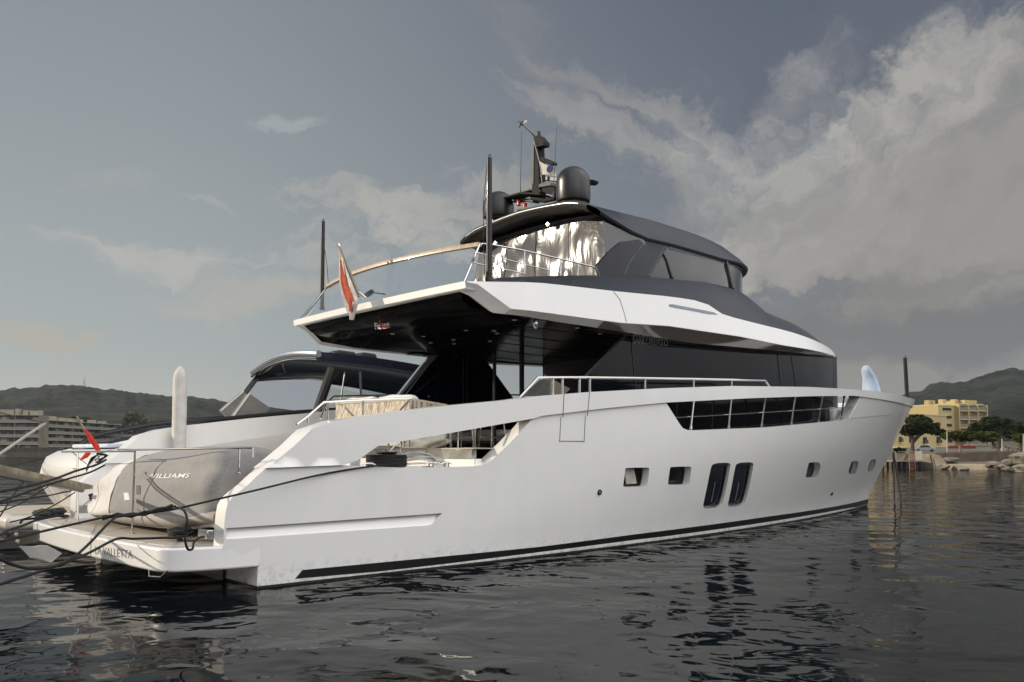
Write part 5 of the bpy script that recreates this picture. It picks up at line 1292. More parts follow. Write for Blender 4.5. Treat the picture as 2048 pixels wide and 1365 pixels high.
# two upright grey sun-pad backrests
PADG = mat('pad_grey', (.20, .195, .19), .85, bump=.4, bscale=60, nz=.05); PADW = mat('pad_edge', (.66, .64, .61), .8)
for q, lb, y0 in (([(443,821),(487,783),(503,797),(460,838)], 'grey square pad tilted on its corner, behind its twin on the neighbouring boat', 6.3),
                  ([(463,838),(500,787),(543,817),(533,829),(470,839)], 'grey square pad tilted on its corner, in front of its twin on the neighbouring boat', 5.6)):
    P = [Y(x, y, y0) for x, y in q]; a = A(); a.prism(P, (-.02, .16, 0)); o = a.build('backrest_pad', PADG, bevel=.03, seg=3)
    tag(o, lb, 'pad', 'grey pads on the neighbouring boat')
    a = A(); a.tube([P[0]-Vector((0, .01, 0)), P[1]-Vector((0, .01, 0))], .018, n=6); a.build('pad_piping', PADW, o)
# black cleat with rope turns at the neighbour's quarter
hc = Y(214, 922, 5.2); heap((hc.x, hc.y, hc.z-.06), .26, .06, .16, 12, .022, 'rope_turns', ROPE, 'black rope turns made fast at the neighbouring quarter above the lines', 9)
# red ensign furled on the neighbour's staff
t = thing('ensign_staff', 'slanting staff at the stern of the neighbouring boat', 'flag staff', tuple(Y(190,890,5.6)))
a = A(); a.tube([Y(200,905,5.6), Y(168,858,5.6), Y(153,833,5.6)], [.03, .03, .02], n=8); a.build('staff_pole', mat('pale_wood', (.34, .28, .20), .5), t)
FR2 = mat('ensign_red', (.66, .03, .015), .75, nz=.12, scale=8)
a = A(); a.tube([Y(169,859,5.55), Y(176,868,5.55), Y(184,880,5.55), Y(193,893,5.55), Y(197,902,5.5)], [.02, .035, .05, .065, .04], n=12)
a.v = [(x+noise.noise(Vector((x*9, y*9, z*9)))*.04, y, z+noise.noise(Vector((z*9, x*9, 2)))*.03) for x, y, z in a.v]
fo = a.build('furled_ensign', FR2); tag(fo, 'bright red ensign furled tightly round the staff of the neighbouring boat', 'flag')
a = A(); a.tube([Y(178,905,5.3), Y(172,912,5.3), Y(160,921,5.3)], [.05, .05, .015], n=8); o = a.build('flag_reflection', FR2); attach(o, fo)  # red tube stands in for the ensign's reflection below it
# passerelle and its pole
t = thing('passerelle', 'pale narrow gangplank led from the neighbouring stern off the left edge', 'gangplank', tuple(D(155, 968, 13)))
P = [D(-60,926,9.6), D(0,938,10.4), D(60,951,11.3), D(120,963,12.3), D(165,973,13.1)]
a = A(); up_ = Vector((0, 0, 1)); sd_ = Vector((.25, .35, 0))
rows = [[p+sd_, p+up_*.0, p-up_*.055, p+sd_-up_*.055, p+sd_] for p in P]; a.grid(rows); a.build('plank', mat('plank_wood', (.42, .35, .24), .5, nz=.2), t)
a = A(); a.tube([p-up_*.06-sd_*.02 for p in P], .035, n=8); a.build('side_rail', mat('rail_grey', (.25, .24, .22), .3, metal=.6), t)
a = A(); a.tube([D(-30,930,11), D(0,908,11.3), D(90,847,12.2)], .018, n=8); a.build('lift_pole', mat('pale_alu', (.42, .40, .36), .4), t)
a = A(); a.tube([D(-30,815,10.5), D(0,826,11), D(45,837,11.6), D(90,846,12.2)], .007, n=5); a.build('stay', BLACKM, t)
# end of the quay gangway: black block with two bolts, grey wedge hanging beneath
t = thing('fender_block', 'black fender block with two pale bolts beside the platform corner', 'fender', tuple(Z(60, 1100, 0.1)))
P = [D(14,1068,11.6), D(22,1064,11.6), D(76,1062,12.4), D(76,1085,12.4), D(40,1092,11.7), D(14,1088,11.6)]
a = A(); a.prism(P, (.1, .3, 0)); a.build('block', BLACKM, t, bevel=.02)
P = [D(-40,1090,10.6), D(0,1080,11.2), D(40,1086,11.6), D(36,1100,11.5), D(-40,1104,10.6)]
a = A(); a.prism(P, (.1, .4, -.05)); a.build('block', BLACKM, t, bevel=.02)
for px, py in ((33,1069),(35.5,1083)):
    a = A(); c = D(px, py, 11.55); a.lathe(c, [(.0, 0), (.026, .0), (.026, .01), (.01, .014), (.01, .02)], n=14, axis=(-.7, -.7, 0)); a.build('bolt', mat('bolt_brass', (.5, .45, .33), .4), t)
a = A()
P = [D(36,1092,11.2), D(56,1093,11.6), D(80,1090,12.0), D(112,1107,12.2), D(88,1127,11.8), D(58,1116,11.4)]
a.prism(P, (.12, .12, -.02)); tag(a.build('folding_step', mat('step_grey', (.30, .30, .29), .35, coat=.3), bevel=.01), 'grey-white folding step hanging under the platform corner', 'step')

# ------------------------------------------------------------------ far shore, hills, houses, trees
HILL = mat('hill_scrub', (.030, .038, .026), .95, scale=.02, color2=(.014, .019, .017), bump=.0, spec=.1)
def hill_mat():
    m = HILL; nb = NB(m.node_tree); p = m.node_tree.nodes['Principled BSDF']; g = nb.n('ShaderNodeNewGeometry')
    n1_ = nb.n('ShaderNodeTexNoise', i={'Vector': g.outputs['Position'], 'Scale': .022, 'Detail': 9, 'Roughness': .8})
    n2_ = nb.n('ShaderNodeTexNoise', i={'Vector': g.outputs['Position'], 'Scale': .11, 'Detail': 5, 'Roughness': .7})
    c = nb.mix(nb.sm(n1_.outputs[0], .38, .62), (.008, .012, .013), (.036, .042, .030))
    c = nb.mix(nb.m('MULTIPLY', nb.sm(n2_.outputs[0], .5, .7), .6), c, (.070, .072, .055))
    m.node_tree.links.new(c, p.inputs['Base Color'])
    bp = nb.n('ShaderNodeBump', i={'Height': n2_.outputs[0], 'Strength': .9, 'Distance': 6.0}); m.node_tree.links.new(bp.outputs[0], p.inputs['Normal'])
hill_mat()
def ridge(name, pts, dist, depth, foot, lab, amp=1.0, seed=0, step=5):
    """a range of hills whose crest follows the heights given by bearing"""
    a_ = A(); rows = []; px = pts[0][0]
    while px <= pts[-1][0]:
        yc = interp(px, [q[0] for q in pts], [q[1] for q in pts]); crest = D(px, yc, dist); row = []
        for j in range(26):
            v = j/25; dd_ = foot+(dist+depth-foot)*v; g = D(px, 905, dd_); u = (dd_-foot)/(dist-foot)
            h = crest.z*(sin(min(u, 1)*pi/2)**.9 if u <= 1 else max(0, 1-(u-1)*2)) if True else 0
            nn = noise.fractal(Vector((g.x*.006+seed, g.y*.006, 0)), 1, 2, 6)*crest.z*.05*amp*(1-abs(2*min(u, 1)-1))**.7*(u < 1)
            tr = noise.noise(Vector((g.x*.11, g.y*.11, seed)))*3.2+noise.noise(Vector((g.x*.05, g.y*.05, seed+3)))*2.5
            row.append((g.x, g.y, max(h*.985+nn+(tr-1.5)*min(1, u*3), -.5) if j else -2))
        rows.append(row); px += step
    a_.grid(rows); return struct(a_.build(name, HILL, recalc=False, angle=180), label=lab)
ridge('hills', [(-300,800),(-100,794),(0,790),(30,788),(60,785),(90,781),(120,779),(150,780),(170,782),(215,786),(250,790),(300,796),(345,800),(380,801),(420,806),(460,812),(560,820),(760,840),(1000,850)], 1350, 500, 520, 'wooded hills on the left', seed=1)
ridge('hills', [(280,825),(330,812),(380,802),(400,800),(425,801),(450,808),(500,815),(700,825),(900,840)], 2000, 400, 1500, 'farther paler wooded ridge', seed=5)
ridge('hills', [(1500,880),(1700,830),(1760,812),(1800,799),(1820,793),(1850,789),(1868,779),(1890,774),(1920,774),(1945,769),(1975,762),(2005,754),(2030,752),(2060,755),(2150,765),(2400,790)], 1200, 500, 420, 'dark wooded hills on the right', seed=9)
a_ = A(); rows = []
for i in range(80):
    az = radians(-150+165*i/79); row = []
    for j in range(10):
        u = j/9; r_ = 260+420*u; h = (48+18*sin(az*5)+10*sin(az*13))*sin(u*pi/2)**.8+noise.noise(Vector((i*.7, j*.9, 2)))*6*(j > 0); row.append((CAM.x+cos(az)*r_, CAM.y+sin(az)*r_, h if j else -1))
    rows.append(row)
a_.grid(rows); struct(a_.build('hills', HILL, recalc=False, angle=180), label='wooded hill across the harbour behind the camera')
# lattice tower on the left crest
p = D(168.5, 782, 1330); tp = D(168.5, 757, 1330); a = A()
for sx_ in (-1, 1):
    for sy in (-1, 1): a.tube([p+Vector((sx_*2.2, sy*2.2, -3)), tp+Vector((sx_*.7, sy*.7, -3))], .28, n=4)
tw = thing('radio_tower', 'thin radio tower on the crest of the left hill', 'tower', tuple(p)); a.build('lattice', mat('tower_grey', (.25, .24, .22), .7), tw)
a = A(); a.tube([tp-Vector((0, 0, 6)), tp+Vector((0, 0, 2))], [1.7, .9], n=8); a.build('aerial_drum', mat('tower_pale', (.4, .39, .37), .7), tw)
GROUND = mat('shore_earth', (.11, .095, .072), .95, scale=.4, color2=(.07, .065, .05), bump=.5, bscale=1)
WALLQ = mat('quay_stone', (.17, .155, .13), .9, scale=.5, color2=(.09, .085, .075), bump=.4, bscale=3)
def land(name, near, far, zn, zf, lab, m):
    a_ = A(); n_ = len(near); rows = []
    for k in range(n_):
        p0 = D(near[k][0], 905, near[k][1]); p1 = D(far[k][0], 905, far[k][1]); row = []
        for j in range(14):
            v = j/13; q = p0.lerp(p1, v); q.z = (zn+(zf-zn)*v)+noise.noise(Vector((q.x*.15, q.y*.15, 0)))*.35*(j > 0); row.append(q)
        row = [Vector((p0.x, p0.y, -1))]+row; rows.append(row)
    a_.grid(rows); return struct(a_.build(name, m, recalc=False), label=lab)
land('ground', [(x, 330) for x in range(-300, 1101, 70)], [(x, 800) for x in range(-300, 1101, 70)], 1.6, 8, 'low ground of the left shore', GROUND)
land('ground', [(1650,150),(1750,125),(1800,108),(1850,104),(1900,100),(1950,96),(2000,93),(2060,88),(2140,84),(2300,80)], [(x, 700) for x in (1650,1750,1800,1850,1900,1950,2000,2060,2140,2300)], .55, 12, 'sloping ground of the right shore', GROUND)
# left quay wall
a = A(); q0, q1 = D(-300, 905, 322), D(560, 905, 345)
n_ = (q1-q0).normalized(); c_ = Vector((n_.y, -n_.x, 0))
a.prism([(q0.x, q0.y, -1), (q1.x, q1.y, -1), (q1.x, q1.y, .9), (q0.x, q0.y, .9)], tuple(-c_*6)); 
o = a.build('quay_wall', WALLQ); tag(o, 'long low stone quay wall along the far left shore', 'wall')
a = A(); q0, q1 = D(-300, 905, 330), D(118, 905, 334)
a.prism([(q0.x, q0.y, .5), (q1.x, q1.y, .5), (q1.x+3, q1.y, 1.6), (q1.x, q1.y, 3.6), (q0.x, q0.y, 3.6)], tuple(-c_*3)); tag(a.build('promenade_wall', mat('dark_stone', (.07, .066, .06), .9, scale=.5, nz=.2)), 'dark promenade wall with a sloping ramp end below the left flats', 'wall')

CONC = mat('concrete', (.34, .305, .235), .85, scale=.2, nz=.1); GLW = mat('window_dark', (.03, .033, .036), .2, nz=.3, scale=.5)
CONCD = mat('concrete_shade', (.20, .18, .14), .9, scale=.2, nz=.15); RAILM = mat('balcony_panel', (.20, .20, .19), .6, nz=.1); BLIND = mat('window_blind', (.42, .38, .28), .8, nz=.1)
def block(name, label, p0, p1, floors, fh, z0, depth, bays, wallm, slabm, roofbits, seed, group=None):
    """balcony block: facade from p0 to p1 (ground points), building behind it"""
    rnd = random.Random(seed); p0, p1 = Vector(p0), Vector(p1); p0.z = p1.z = z0; ax = (p1-p0); L_ = ax.length; ax.normalize(); bk = Vector((-ax.y, ax.x, 0))
    if bk.dot(p0-CAM) < 0: bk = -bk
    t = thing(name, label, 'apartment block', tuple(p0), group); H_ = floors*fh
    def bx(u0, u1, v0, v1, z0_, z1_, acc): acc.prism([p0+ax*u0+bk*v0+Vector((0, 0, z0_)), p0+ax*u1+bk*v0+Vector((0, 0, z0_)), p0+ax*u1+bk*v1+Vector((0, 0, z0_)), p0+ax*u0+bk*v1+Vector((0, 0, z0_))], (0, 0, z1_-z0_))
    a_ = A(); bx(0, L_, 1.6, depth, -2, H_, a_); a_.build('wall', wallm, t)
    for k in range(1, floors+1):
        a_ = A(); bx(-.3, L_+.3, -.3, 1.59, k*fh-.28, k*fh, a_); a_.build('roof_slab' if k == floors else 'balcony_slab', slabm, t)
    bw_ = L_/bays
    for b_ in range(bays+1):
        if b_ % 3 == 0 or b_ == bays: a_ = A(); bx(b_*bw_-.12, b_*bw_+.12, -.2, 1.59, 0, H_-.29, a_); a_.build('party_wall', wallm, t)
    for k in range(floors):
        a_ = A(); bx(.15, L_-.15, -.25, -.17, k*fh+.02, k*fh+1.0, a_)
        if k: a_.build('balcony_rail', RAILM, t)
        for b_ in range(bays):
            if rnd.random() < .12: continue
            w0 = rnd.uniform(.12, .25); a_ = A(); bx((b_+w0)*bw_, (b_+1-w0*.7)*bw_, 1.5, 1.585, k*fh+.15+(0 if k else .3), k*fh+fh*.78, a_)
            a_.build('window', GLW if rnd.random() > .14 else BLIND, t)
    for u, w, h, v in roofbits:
        a_ = A(); bx(u*L_, u*L_+w, v, v+3, H_, H_+h, a_); a_.build('roof_box', slabm, t)
    return t
def G(px, dist, z=1.4): p = D(px, 905, dist); p.z = z; return p
fg = 'pale balcony blocks of flats on the left shore'
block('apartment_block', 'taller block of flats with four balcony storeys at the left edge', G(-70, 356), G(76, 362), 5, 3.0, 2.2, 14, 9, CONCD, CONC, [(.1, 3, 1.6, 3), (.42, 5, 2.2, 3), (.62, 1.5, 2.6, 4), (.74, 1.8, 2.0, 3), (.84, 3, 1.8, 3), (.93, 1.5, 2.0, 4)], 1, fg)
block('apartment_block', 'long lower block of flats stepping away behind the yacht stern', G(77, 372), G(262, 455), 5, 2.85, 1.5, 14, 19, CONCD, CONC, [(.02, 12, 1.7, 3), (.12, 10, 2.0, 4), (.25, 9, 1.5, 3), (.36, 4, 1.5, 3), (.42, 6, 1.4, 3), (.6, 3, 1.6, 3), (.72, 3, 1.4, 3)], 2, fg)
WH = mat('house_white', (.55, .53, .48), .8)
def house(px0, px1, ytop, ybot, dist, label, m=WH):
    p0, p1 = D(px0, ybot, dist), D(px1, ybot, dist); h = D(px0, ytop, dist).z-p0.z; ax = p1-p0; bk = Vector((-ax.y, ax.x, 0)).normalized()
    if bk.dot(p0-CAM) < 0: bk = -bk
    t = thing('hill_house', label, 'house', tuple(p0)); a_ = A(); a_.prism([p0-Vector((0, 0, 6)), p1-Vector((0, 0, 6)), p1+Vector((0, 0, h)), p0+Vector((0, 0, h))], tuple(bk*8)); a_.build('wall', m, t)
    a_ = A(); a_.prism([p0-ax*.06+Vector((0, 0, h)), p1+ax*.06+Vector((0, 0, h)), p1+ax*.06+Vector((0, 0, h+.4)), p0-ax*.06+Vector((0, 0, h+.4))], tuple(bk*8.5)); a_.build('roof', CONC, t)
    for k in range(3): a_ = A(); a_.prism([p0+ax*(.12+.28*k)+Vector((0, 0, h*.3))-bk*.05, p0+ax*(.28+.28*k)+Vector((0, 0, h*.3))-bk*.05, p0+ax*(.28+.28*k)+Vector((0, 0, h*.75))-bk*.05, p0+ax*(.12+.28*k)+Vector((0, 0, h*.75))-bk*.05], tuple(bk*.04)); a_.build('window', GLW, t)
    return t
house(226, 243, 849, 857, 640, 'small white flat-roofed house beside the pale round tree')
house(49, 57, 799, 802, 1150, 'tiny white villa high on the left hill', WH); house(36, 47, 799.5, 802, 1140, 'tiny ochre villa left of the white one on the hill', mat('house_ochre', (.36, .28, .17), .8))
house(2008, 2013, 790, 793, 1100, 'tiny white house high on the right hill')
house(1979, 1990, 762, 764, 1180, 'tiny pale house near the crest of the right hill', mat('house_grey', (.3, .28, .24), .8))

# trees: trunk, limbs and a crown of leaf clumps
def leafmat(name, c1, c2): return mat(name, c1, .85, scale=.35, color2=c2, spec=.15)
PINE = leafmat('pine_needles', (.036, .050, .014), (.010, .017, .007)); PINE2 = leafmat('pine_needles_light', (.075, .092, .022), (.022, .032, .010)); OLIVE = leafmat('olive_leaves', (.15, .14, .10), (.07, .068, .05))
BARK = mat('bark', (.10, .075, .055), .95, nz=.2); BARKL = mat('bark_light', (.26, .21, .15), .95, nz=.2)
def crown(acc, lobes, n, leaf, rnd):
    tot = sum(l[1][0]*l[1][1] for l in lobes)
    for (c, r) in lobes:
        c = Vector(c); k = int(n*r[0]*r[1]/tot)
        for _ in range(k):
            while True:
                q = Vector((rnd.uniform(-1, 1), rnd.uniform(-1, 1), rnd.uniform(-1, 1)))
                if .35 < q.length < 1: break
            q = q*(1-.25*rnd.random()); p_ = c+Vector((q.x*r[0], q.y*r[0], q.z*r[1])); s_ = leaf*rnd.uniform(.6, 1.4)
            if noise.noise(p_*(.9/leaf/2.2)) < -.22: continue
            d1 = Vector((rnd.gauss(0, 1), rnd.gauss(0, 1), rnd.gauss(0, .5))).normalized()*s_; d2 = d1.cross(Vector((rnd.gauss(0, 1), rnd.gauss(0, 1), rnd.gauss(0, 1)))).normalized()*s_*.6
            acc.add([p_-d1, p_-d2*.8, p_+d1, p_+d2], [(0, 1, 2, 3)])
def tree(label, dist, base, top, lobes_px, trunk_px, leaf, m, bm_, n=2600, seed=1, cat='tree', group=None, tr=.35, name='pine_tree'):
    rnd = random.Random(seed); b0_ = D(*base, dist); t = thing(name, label, cat, tuple(b0_), group)
    a_ = A()
    for path, r0 in trunk_px: a_.tube([D(x, y, dist)+RT*0+FW*q for (x, y, q) in path], [r0*(1-.6*i/(len(path)-1)) for i in range(len(path))], n=7)
    a_.build('trunk', bm_, t)
    a_ = A(); lobes = []
    for (x, y, rx, ry, dz) in lobes_px:
        k_ = dist/F; lobes.append((D(x, y, dist)+Vector((FW.x, FW.y, 0))*dz, (rx*k_, ry*k_)))
    crown(a_, lobes, n, leaf, rnd); a_.build('crown', m, t, recalc=False, flat=True); return t
pg = 'umbrella pines on the right shore'
tree('big dark umbrella pine just beyond the yacht bow', 150, (1824, 907), (1845, 826),
     [(1833,842,22,13,0),(1858,846,18,13,2),(1820,850,16,10,-2),(1845,856,26,12,0),(1872,858,12,12,1),(1812,858,9,8,0),(1835,864,20,7,3),(1868,866,14,6,-2)],
     [([(1825,909,0),(1825,890,0),(1826,872,0)], .42), ([(1826,880,0),(1812,866,0),(1804,855,-1)], .22), ([(1826,880,0),(1840,868,0),(1850,858,1)], .22), ([(1827,884,0),(1845,872,1),(1862,862,1)], .3)], .36, PINE, BARK, 11000, 3, group=pg)
tree('small light umbrella pine with a forked trunk in front of the yellow hotel', 128, (1921, 903), (1920, 862),
     [(1915,869,20,7,0),(1900,873,12,6,1),(1932,871,14,8,-1),(1922,876,18,7,1),(1938,878,8,6,0)],
     [([(1921,906,0),(1920,896,0),(1918,889,0)], .3), ([(1918,889,0),(1908,882,0),(1900,877,0) ], .17), ([(1918,889,0),(1916,880,0),(1914,874,0) ], .17), ([(1919,892,0),(1929,884,0),(1936,878,0)], .28)], .28, PINE2, BARKL, 6500, 4, group=pg)
tree('low light green umbrella pine between the small pine and the dark ones', 132, (1990, 900), (1970, 864),
     [(1965,871,20,7,0),(1982,872,16,8,0),(1955,874,10,6,0),(1975,878,20,6,0)],
     [([(1990,903,0),(1988,890,0),(1984,880,0)], .35)], .28, PINE2, BARK, 6500, 5, group=pg)
tree('wide dark pine standing tall behind the low light one', 175, (1996, 906), (1990, 830),
     [(1985,845,26,12,0),(1962,852,20,9,0),(2008,850,22,13,0),(1950,860,14,7,0),(1992,862,28,10,0),(2022,862,16,12,0)],
     [([(1997,909,0),(1997,880,0),(1994,862,0)], .8)], .42, PINE, BARK, 13000, 6, group=pg)
tree('dark pine leaning out at the right edge of the picture', 160, (2040, 900), (2040, 840),
     [(2040,855,22,11,0),(2022,866,18,9,0),(2060,862,20,12,0),(2036,872,22,7,0)],
     [([(2041,905,0),(2041,885,0),(2040,868,0)], .6)], .40, PINE, BARK, 9000, 7, group=pg)
tree('round pale olive-coloured tree left of the covered post', 420, (268, 868), (270, 823),
     [(265,836,14,11,0),(278,838,12,10,0),(256,846,10,10,0),(285,850,10,10,0),(270,852,20,10,0)],
     [([(269,880,0),(269,860,0),(270,845,0)], .8)], 1.3, OLIVE, BARK, 5000, 8, name='broadleaf_tree')
tree('dark round tree showing over the roof of the long flats', 480, (160, 850), (160, 833),
     [(152,840,10,6,0),(168,843,14,7,0),(182,846,8,5,0)], [([(160,870,0),(160,845,0)], .8)], 1.3, PINE, BARK, 1500, 9, name='broadleaf_tree')
tree('small dark bush tree at the foot of the bow on the shore', 118, (1796, 905), (1796, 893),
     [(1797,900,8,4,0),(1804,902,6,3,0)], [([(1797,908,0),(1797,900,0)], .2)], .3, PINE, BARK, 700, 10, name='shore_bush', cat='bush')
tree('green bush at the right edge below the leaning pine', 120, (2040, 893), (2040, 868),
     [(2038,876,14,7,0),(2052,880,10,6,0)], [([(2040,893,0),(2040,880,0)], .2)], .35, PINE2, BARK, 1200, 11, name='shore_bush', cat='bush')

# yellow hotel and its annexe
YEL = mat('yellow_render', (.44, .35, .17), .85, scale=.15, nz=.06); YELL = mat('pale_yellow_trim', (.50, .43, .27), .85, nz=.05); BALC = mat('balcony_lattice', (.22, .19, .15), .7, nz=.15)
def wing(name, label, px0, px1, ytop, ybot, d0, d1, depth, wins, cols, parts=None, m=YEL, cat='hotel'):
    """wall seen between two bearings; windows / loggias given as picture fractions (u0,u1,y0,y1)"""
    p0, p1 = D(px0, ybot, d0), D(px1, ybot, d1); p0.z = p1.z = 0; top = D(px0, ytop, d0).z; ax = p1-p0; bk = Vector((-ax.y, ax.x, 0)).normalized()
    if bk.dot(p0-CAM) < 0: bk = -bk
    t = thing(name, label, cat, tuple(p0)); a_ = A(); a_.prism([p0, p1, p1+Vector((0, 0, top)), p0+Vector((0, 0, top))], tuple(bk*depth)); a_.build('wall', m, t)
    a_ = A(); a_.prism([p0-ax*.01-bk*.15+Vector((0, 0, top-.05)), p1+ax*.01-bk*.15+Vector((0, 0, top-.05)), p1+ax*.01-bk*.15+Vector((0, 0, top+.25)), p0-ax*.01-bk*.15+Vector((0, 0, top+.25))], tuple(bk*(depth+.3))); a_.build('parapet', YELL, t)
    def zof(y, u): return D(px0+(px1-px0)*u, y, d0+(d1-d0)*u).z
    for (u0, u1, y0, y1, kind) in wins:
        z1_, z0_ = zof(y0, (u0+u1)/2), zof(y1, (u0+u1)/2); q0, q1 = p0+ax*u0, p0+ax*u1
        def pl(za, zb_, o0, o1, nm, mm, par=t):
            b_ = A(); b_.prism([q0-bk*o0+Vector((0, 0, za)), q1-bk*o0+Vector((0, 0, za)), q1-bk*o0+Vector((0, 0, zb_)), q0-bk*o0+Vector((0, 0, zb_))], tuple(bk*(o0-o1))); return b_.build(nm, mm, par)
        w_ = pl(z0_, z1_, .04, .0, 'window', GLW)
        if kind == 'loggia':
            pl(z0_-.1, z0_+.95, 1.3, 1.2, 'balcony_front', BALC); pl(z0_-.35, z0_-.1, 1.35, .05, 'balcony_floor', YELL)
        elif kind == 'win': pl(z0_-.15, z0_, .14, .04, 'sill', YELL)
        elif kind == 'juliet': pl(z0_-.1, z0_+.9, .5, .42, 'balcony_front', mat('iron', (.03, .03, .03), .6)); pl(z0_-.25, z0_-.1, .6, .05, 'balcony_floor', YELL)
    for u in cols:
        b_ = A(); q = p0+ax*u; b_.prism([q-ax.normalized()*.22-bk*1.4, q+ax.normalized()*.22-bk*1.4, q+ax.normalized()*.22, q-ax.normalized()*.22], (0, 0, top-.1)); b_.build('pier', YEL, t)
    return t, p0, ax, bk, top
fl_y = [(812,821),(830,838),(847,855),(864,872),(881,889)]
wins = [(.03+.33*i, .30+.33*i, y0+.4*i*.0, y1, 'loggia') for y0, y1 in fl_y for i in range(3)]
t, p0, ax, bk, top = wing('hotel_tower', 'tall yellow hotel wing with three columns of balconies above the pines', 1913, 1969, 808, 903, 262, 268, 16, wins, (0, .33, .66, 1.0))
for u, w, h in ((.0, 1.6, 5.0), (.42, 1.6, 5.5)):
    b_ = A(); q = p0+ax*u+bk*4; b_.prism([q+Vector((0, 0, top)), q+ax.normalized()*w+Vector((0, 0, top)), q+ax.normalized()*w+bk*w+Vector((0, 0, top)), q+bk*w+Vector((0, 0, top))], (0, 0, h*.32)); b_.build('chimney', YEL, t)
b_ = A(); q = p0+ax*.56+bk*2; b_.prism([q+Vector((0, 0, top)), p0+ax+bk*2+Vector((0, 0, top)), p0+ax+bk*10+Vector((0, 0, top)), q+bk*8+Vector((0, 0, top))], (0, 0, 1.5)); b_.build('roof_storey', YEL, t)
wins = [(.25, .78, 816, 821.5, 'win'), (.25, .78, 832, 837.5, 'win'), (.25, .78, 848, 854, 'win'), (.25, .78, 880, 886, 'win')]
t2, p0, ax, bk, top = wing('hotel_wing', 'yellow hotel stair wing with one column of small windows', 1879, 1912.6, 811, 903, 257, 262, 14, wins, ())
for u in (.02, .25):
    b_ = A(); q = p0+ax*u+bk*3; b_.prism([q+Vector((0, 0, top)), q+ax.normalized()*1.4+Vector((0, 0, top)), q+ax.normalized()*1.4+bk*1.4+Vector((0, 0, top)), q+bk*1.4+Vector((0, 0, top))], (0, 0, 1.7)); b_.build('chimney', YEL, t2)
wins = [(.12, .17, 874, 884, 'juliet'), (.30, .36, 873, 886, 'win'), (.55, .62, 875, 887, 'juliet'), (.80, .88, 874, 886, 'juliet'), (.80, .88, 845, 853, 'win'), (.55, .62, 850, 858, 'win'), (.30, .36, 850, 858, 'win'), (.08, .14, 850, 858, 'win')]
t3, p0, ax, bk, top = wing('hotel_annexe', 'lower yellow hotel annexe with small iron balconies behind the big pine', 1785, 1895, 829, 903, 235, 245, 12, wins, ())
b_ = A(); b_.prism([p0-bk*3+Vector((0, 0, 3.0)), p0+ax-bk*3+Vector((0, 0, 3.0)), p0+ax+Vector((0, 0, 3.0)), p0+Vector((0, 0, 3.0))], (0, 0, .35)); b_.build('terrace_canopy', YELL, t3)
for u in (.25, .42, .58, .75, .98): b_ = A(); q = p0+ax*u-bk*2.8; b_.tube([q, q+Vector((0, 0, 3))], .18, n=8); b_.build('canopy_post', YELL, t3)
for u in (.05, .3, .45, .8): b_ = A(); q = p0+ax*u+bk*.0; b_.prism([q-bk*.06+Vector((0, 0, .1)), q+ax*.1-bk*.06+Vector((0, 0, .1)), q+ax*.1-bk*.06+Vector((0, 0, 2.6)), q-bk*.06+Vector((0, 0, 2.6))], tuple(bk*.05)); b_.build('ground_window', GLW, t3)
t4, p0, ax, bk, top = wing('yellow_house', 'pale flat-roofed yellow house right behind the bow tip', 1800, 1842, 816, 903, 330, 335, 12, [(.6, .8, 821, 826, 'win'), (.85, .97, 821, 826, 'win')], (), cat='house')
b_ = A(); q = p0+ax*.55; b_.prism([q+Vector((0, 0, top)), q+ax*.06+Vector((0, 0, top)), q+ax*.06+bk*1+Vector((0, 0, top)), q+bk*1+Vector((0, 0, top))], (0, 0, 1.2)); b_.build('chimney', YEL, t4)
# red awning strip by the hotel
a = A(); q0, q1 = D(1897, 898, 215), D(1952, 897, 215); a.prism([q0, q1, q1+Vector((0, 0, .7)), q0+Vector((0, 0, .7))], (1, 1, -.2)); tag(a.build('red_awning', mat('awning_red', (.20, .02, .02), .8)), 'long dark red awning below the yellow hotel', 'awning')
# jetty with ladder
WD = mat('weathered_wood', (.34, .27, .19), .9, nz=.2, scale=3); 
j0, j1 = D(1792, 926, 97), D(1846, 926, 97); j0.z = j1.z = .78; ax = (j1-j0); L_ = ax.length; ax.normalize(); bk = Vector((-ax.y, ax.x, 0))
if bk.dot(j0-CAM) < 0: bk = -bk
jt = thing('bathing_jetty', 'small wooden bathing jetty with railings on dark piles under the big pine', 'jetty', (j0.x, j0.y, 0))
def JP(u, v, z): return j0+ax*u+bk*v+Vector((0, 0, z))
a = A(); a.prism([JP(0, 0, 0), JP(L_, 0, 0), JP(L_, 4, 0), JP(0, 4, 0)], (0, 0, .16)); a.build('deck', WD, jt)
for i in range(6):
    for v in (.15, 3.7): a = A(); a.tube([JP(.1+i*(L_-.2)/5, v, 0), JP(.1+i*(L_-.2)/5, v, -1.6)], .13, n=8); a.build('pile', mat('wet_pile', (.04, .035, .03), .7), jt)
a = A(); a.prism([JP(.3, .6, 0), JP(L_, .6, 0), JP(L_, .6, -1.3), JP(.3, .6, -1.3)], tuple(bk*.2)); a.build('back_wall', mat('wet_stone', (.03, .028, .025), .8), jt)
for i in range(8):
    if i == 4: continue
    a = A(); u = L_*i/8; a.tube([JP(u, .08, .1), JP(u, .08, 1.15)], .04, n=6); a.build('rail_post', WD, jt)
for z in (.35, .6, .85, 1.12):
    a = A(); a.tube([JP(L_*.12, .08, z), JP(L_*.44, .08, z)], .03, n=6); a.build('rail', WD, jt)
    a = A(); a.tube([JP(L_*.55, .08, z), JP(L_, .08, z)], .03, n=6); a.build('rail', WD, jt)
a = A(); a.prism([JP(L_*.72, .0, .15), JP(L_*.98, .0, .15), JP(L_*.98, .0, 1.2), JP(L_*.72, .0, 1.2)], tuple(bk*.05)); a.build('white_board', mat('board_cream', (.62, .57, .42), .7), jt)
ld = A()
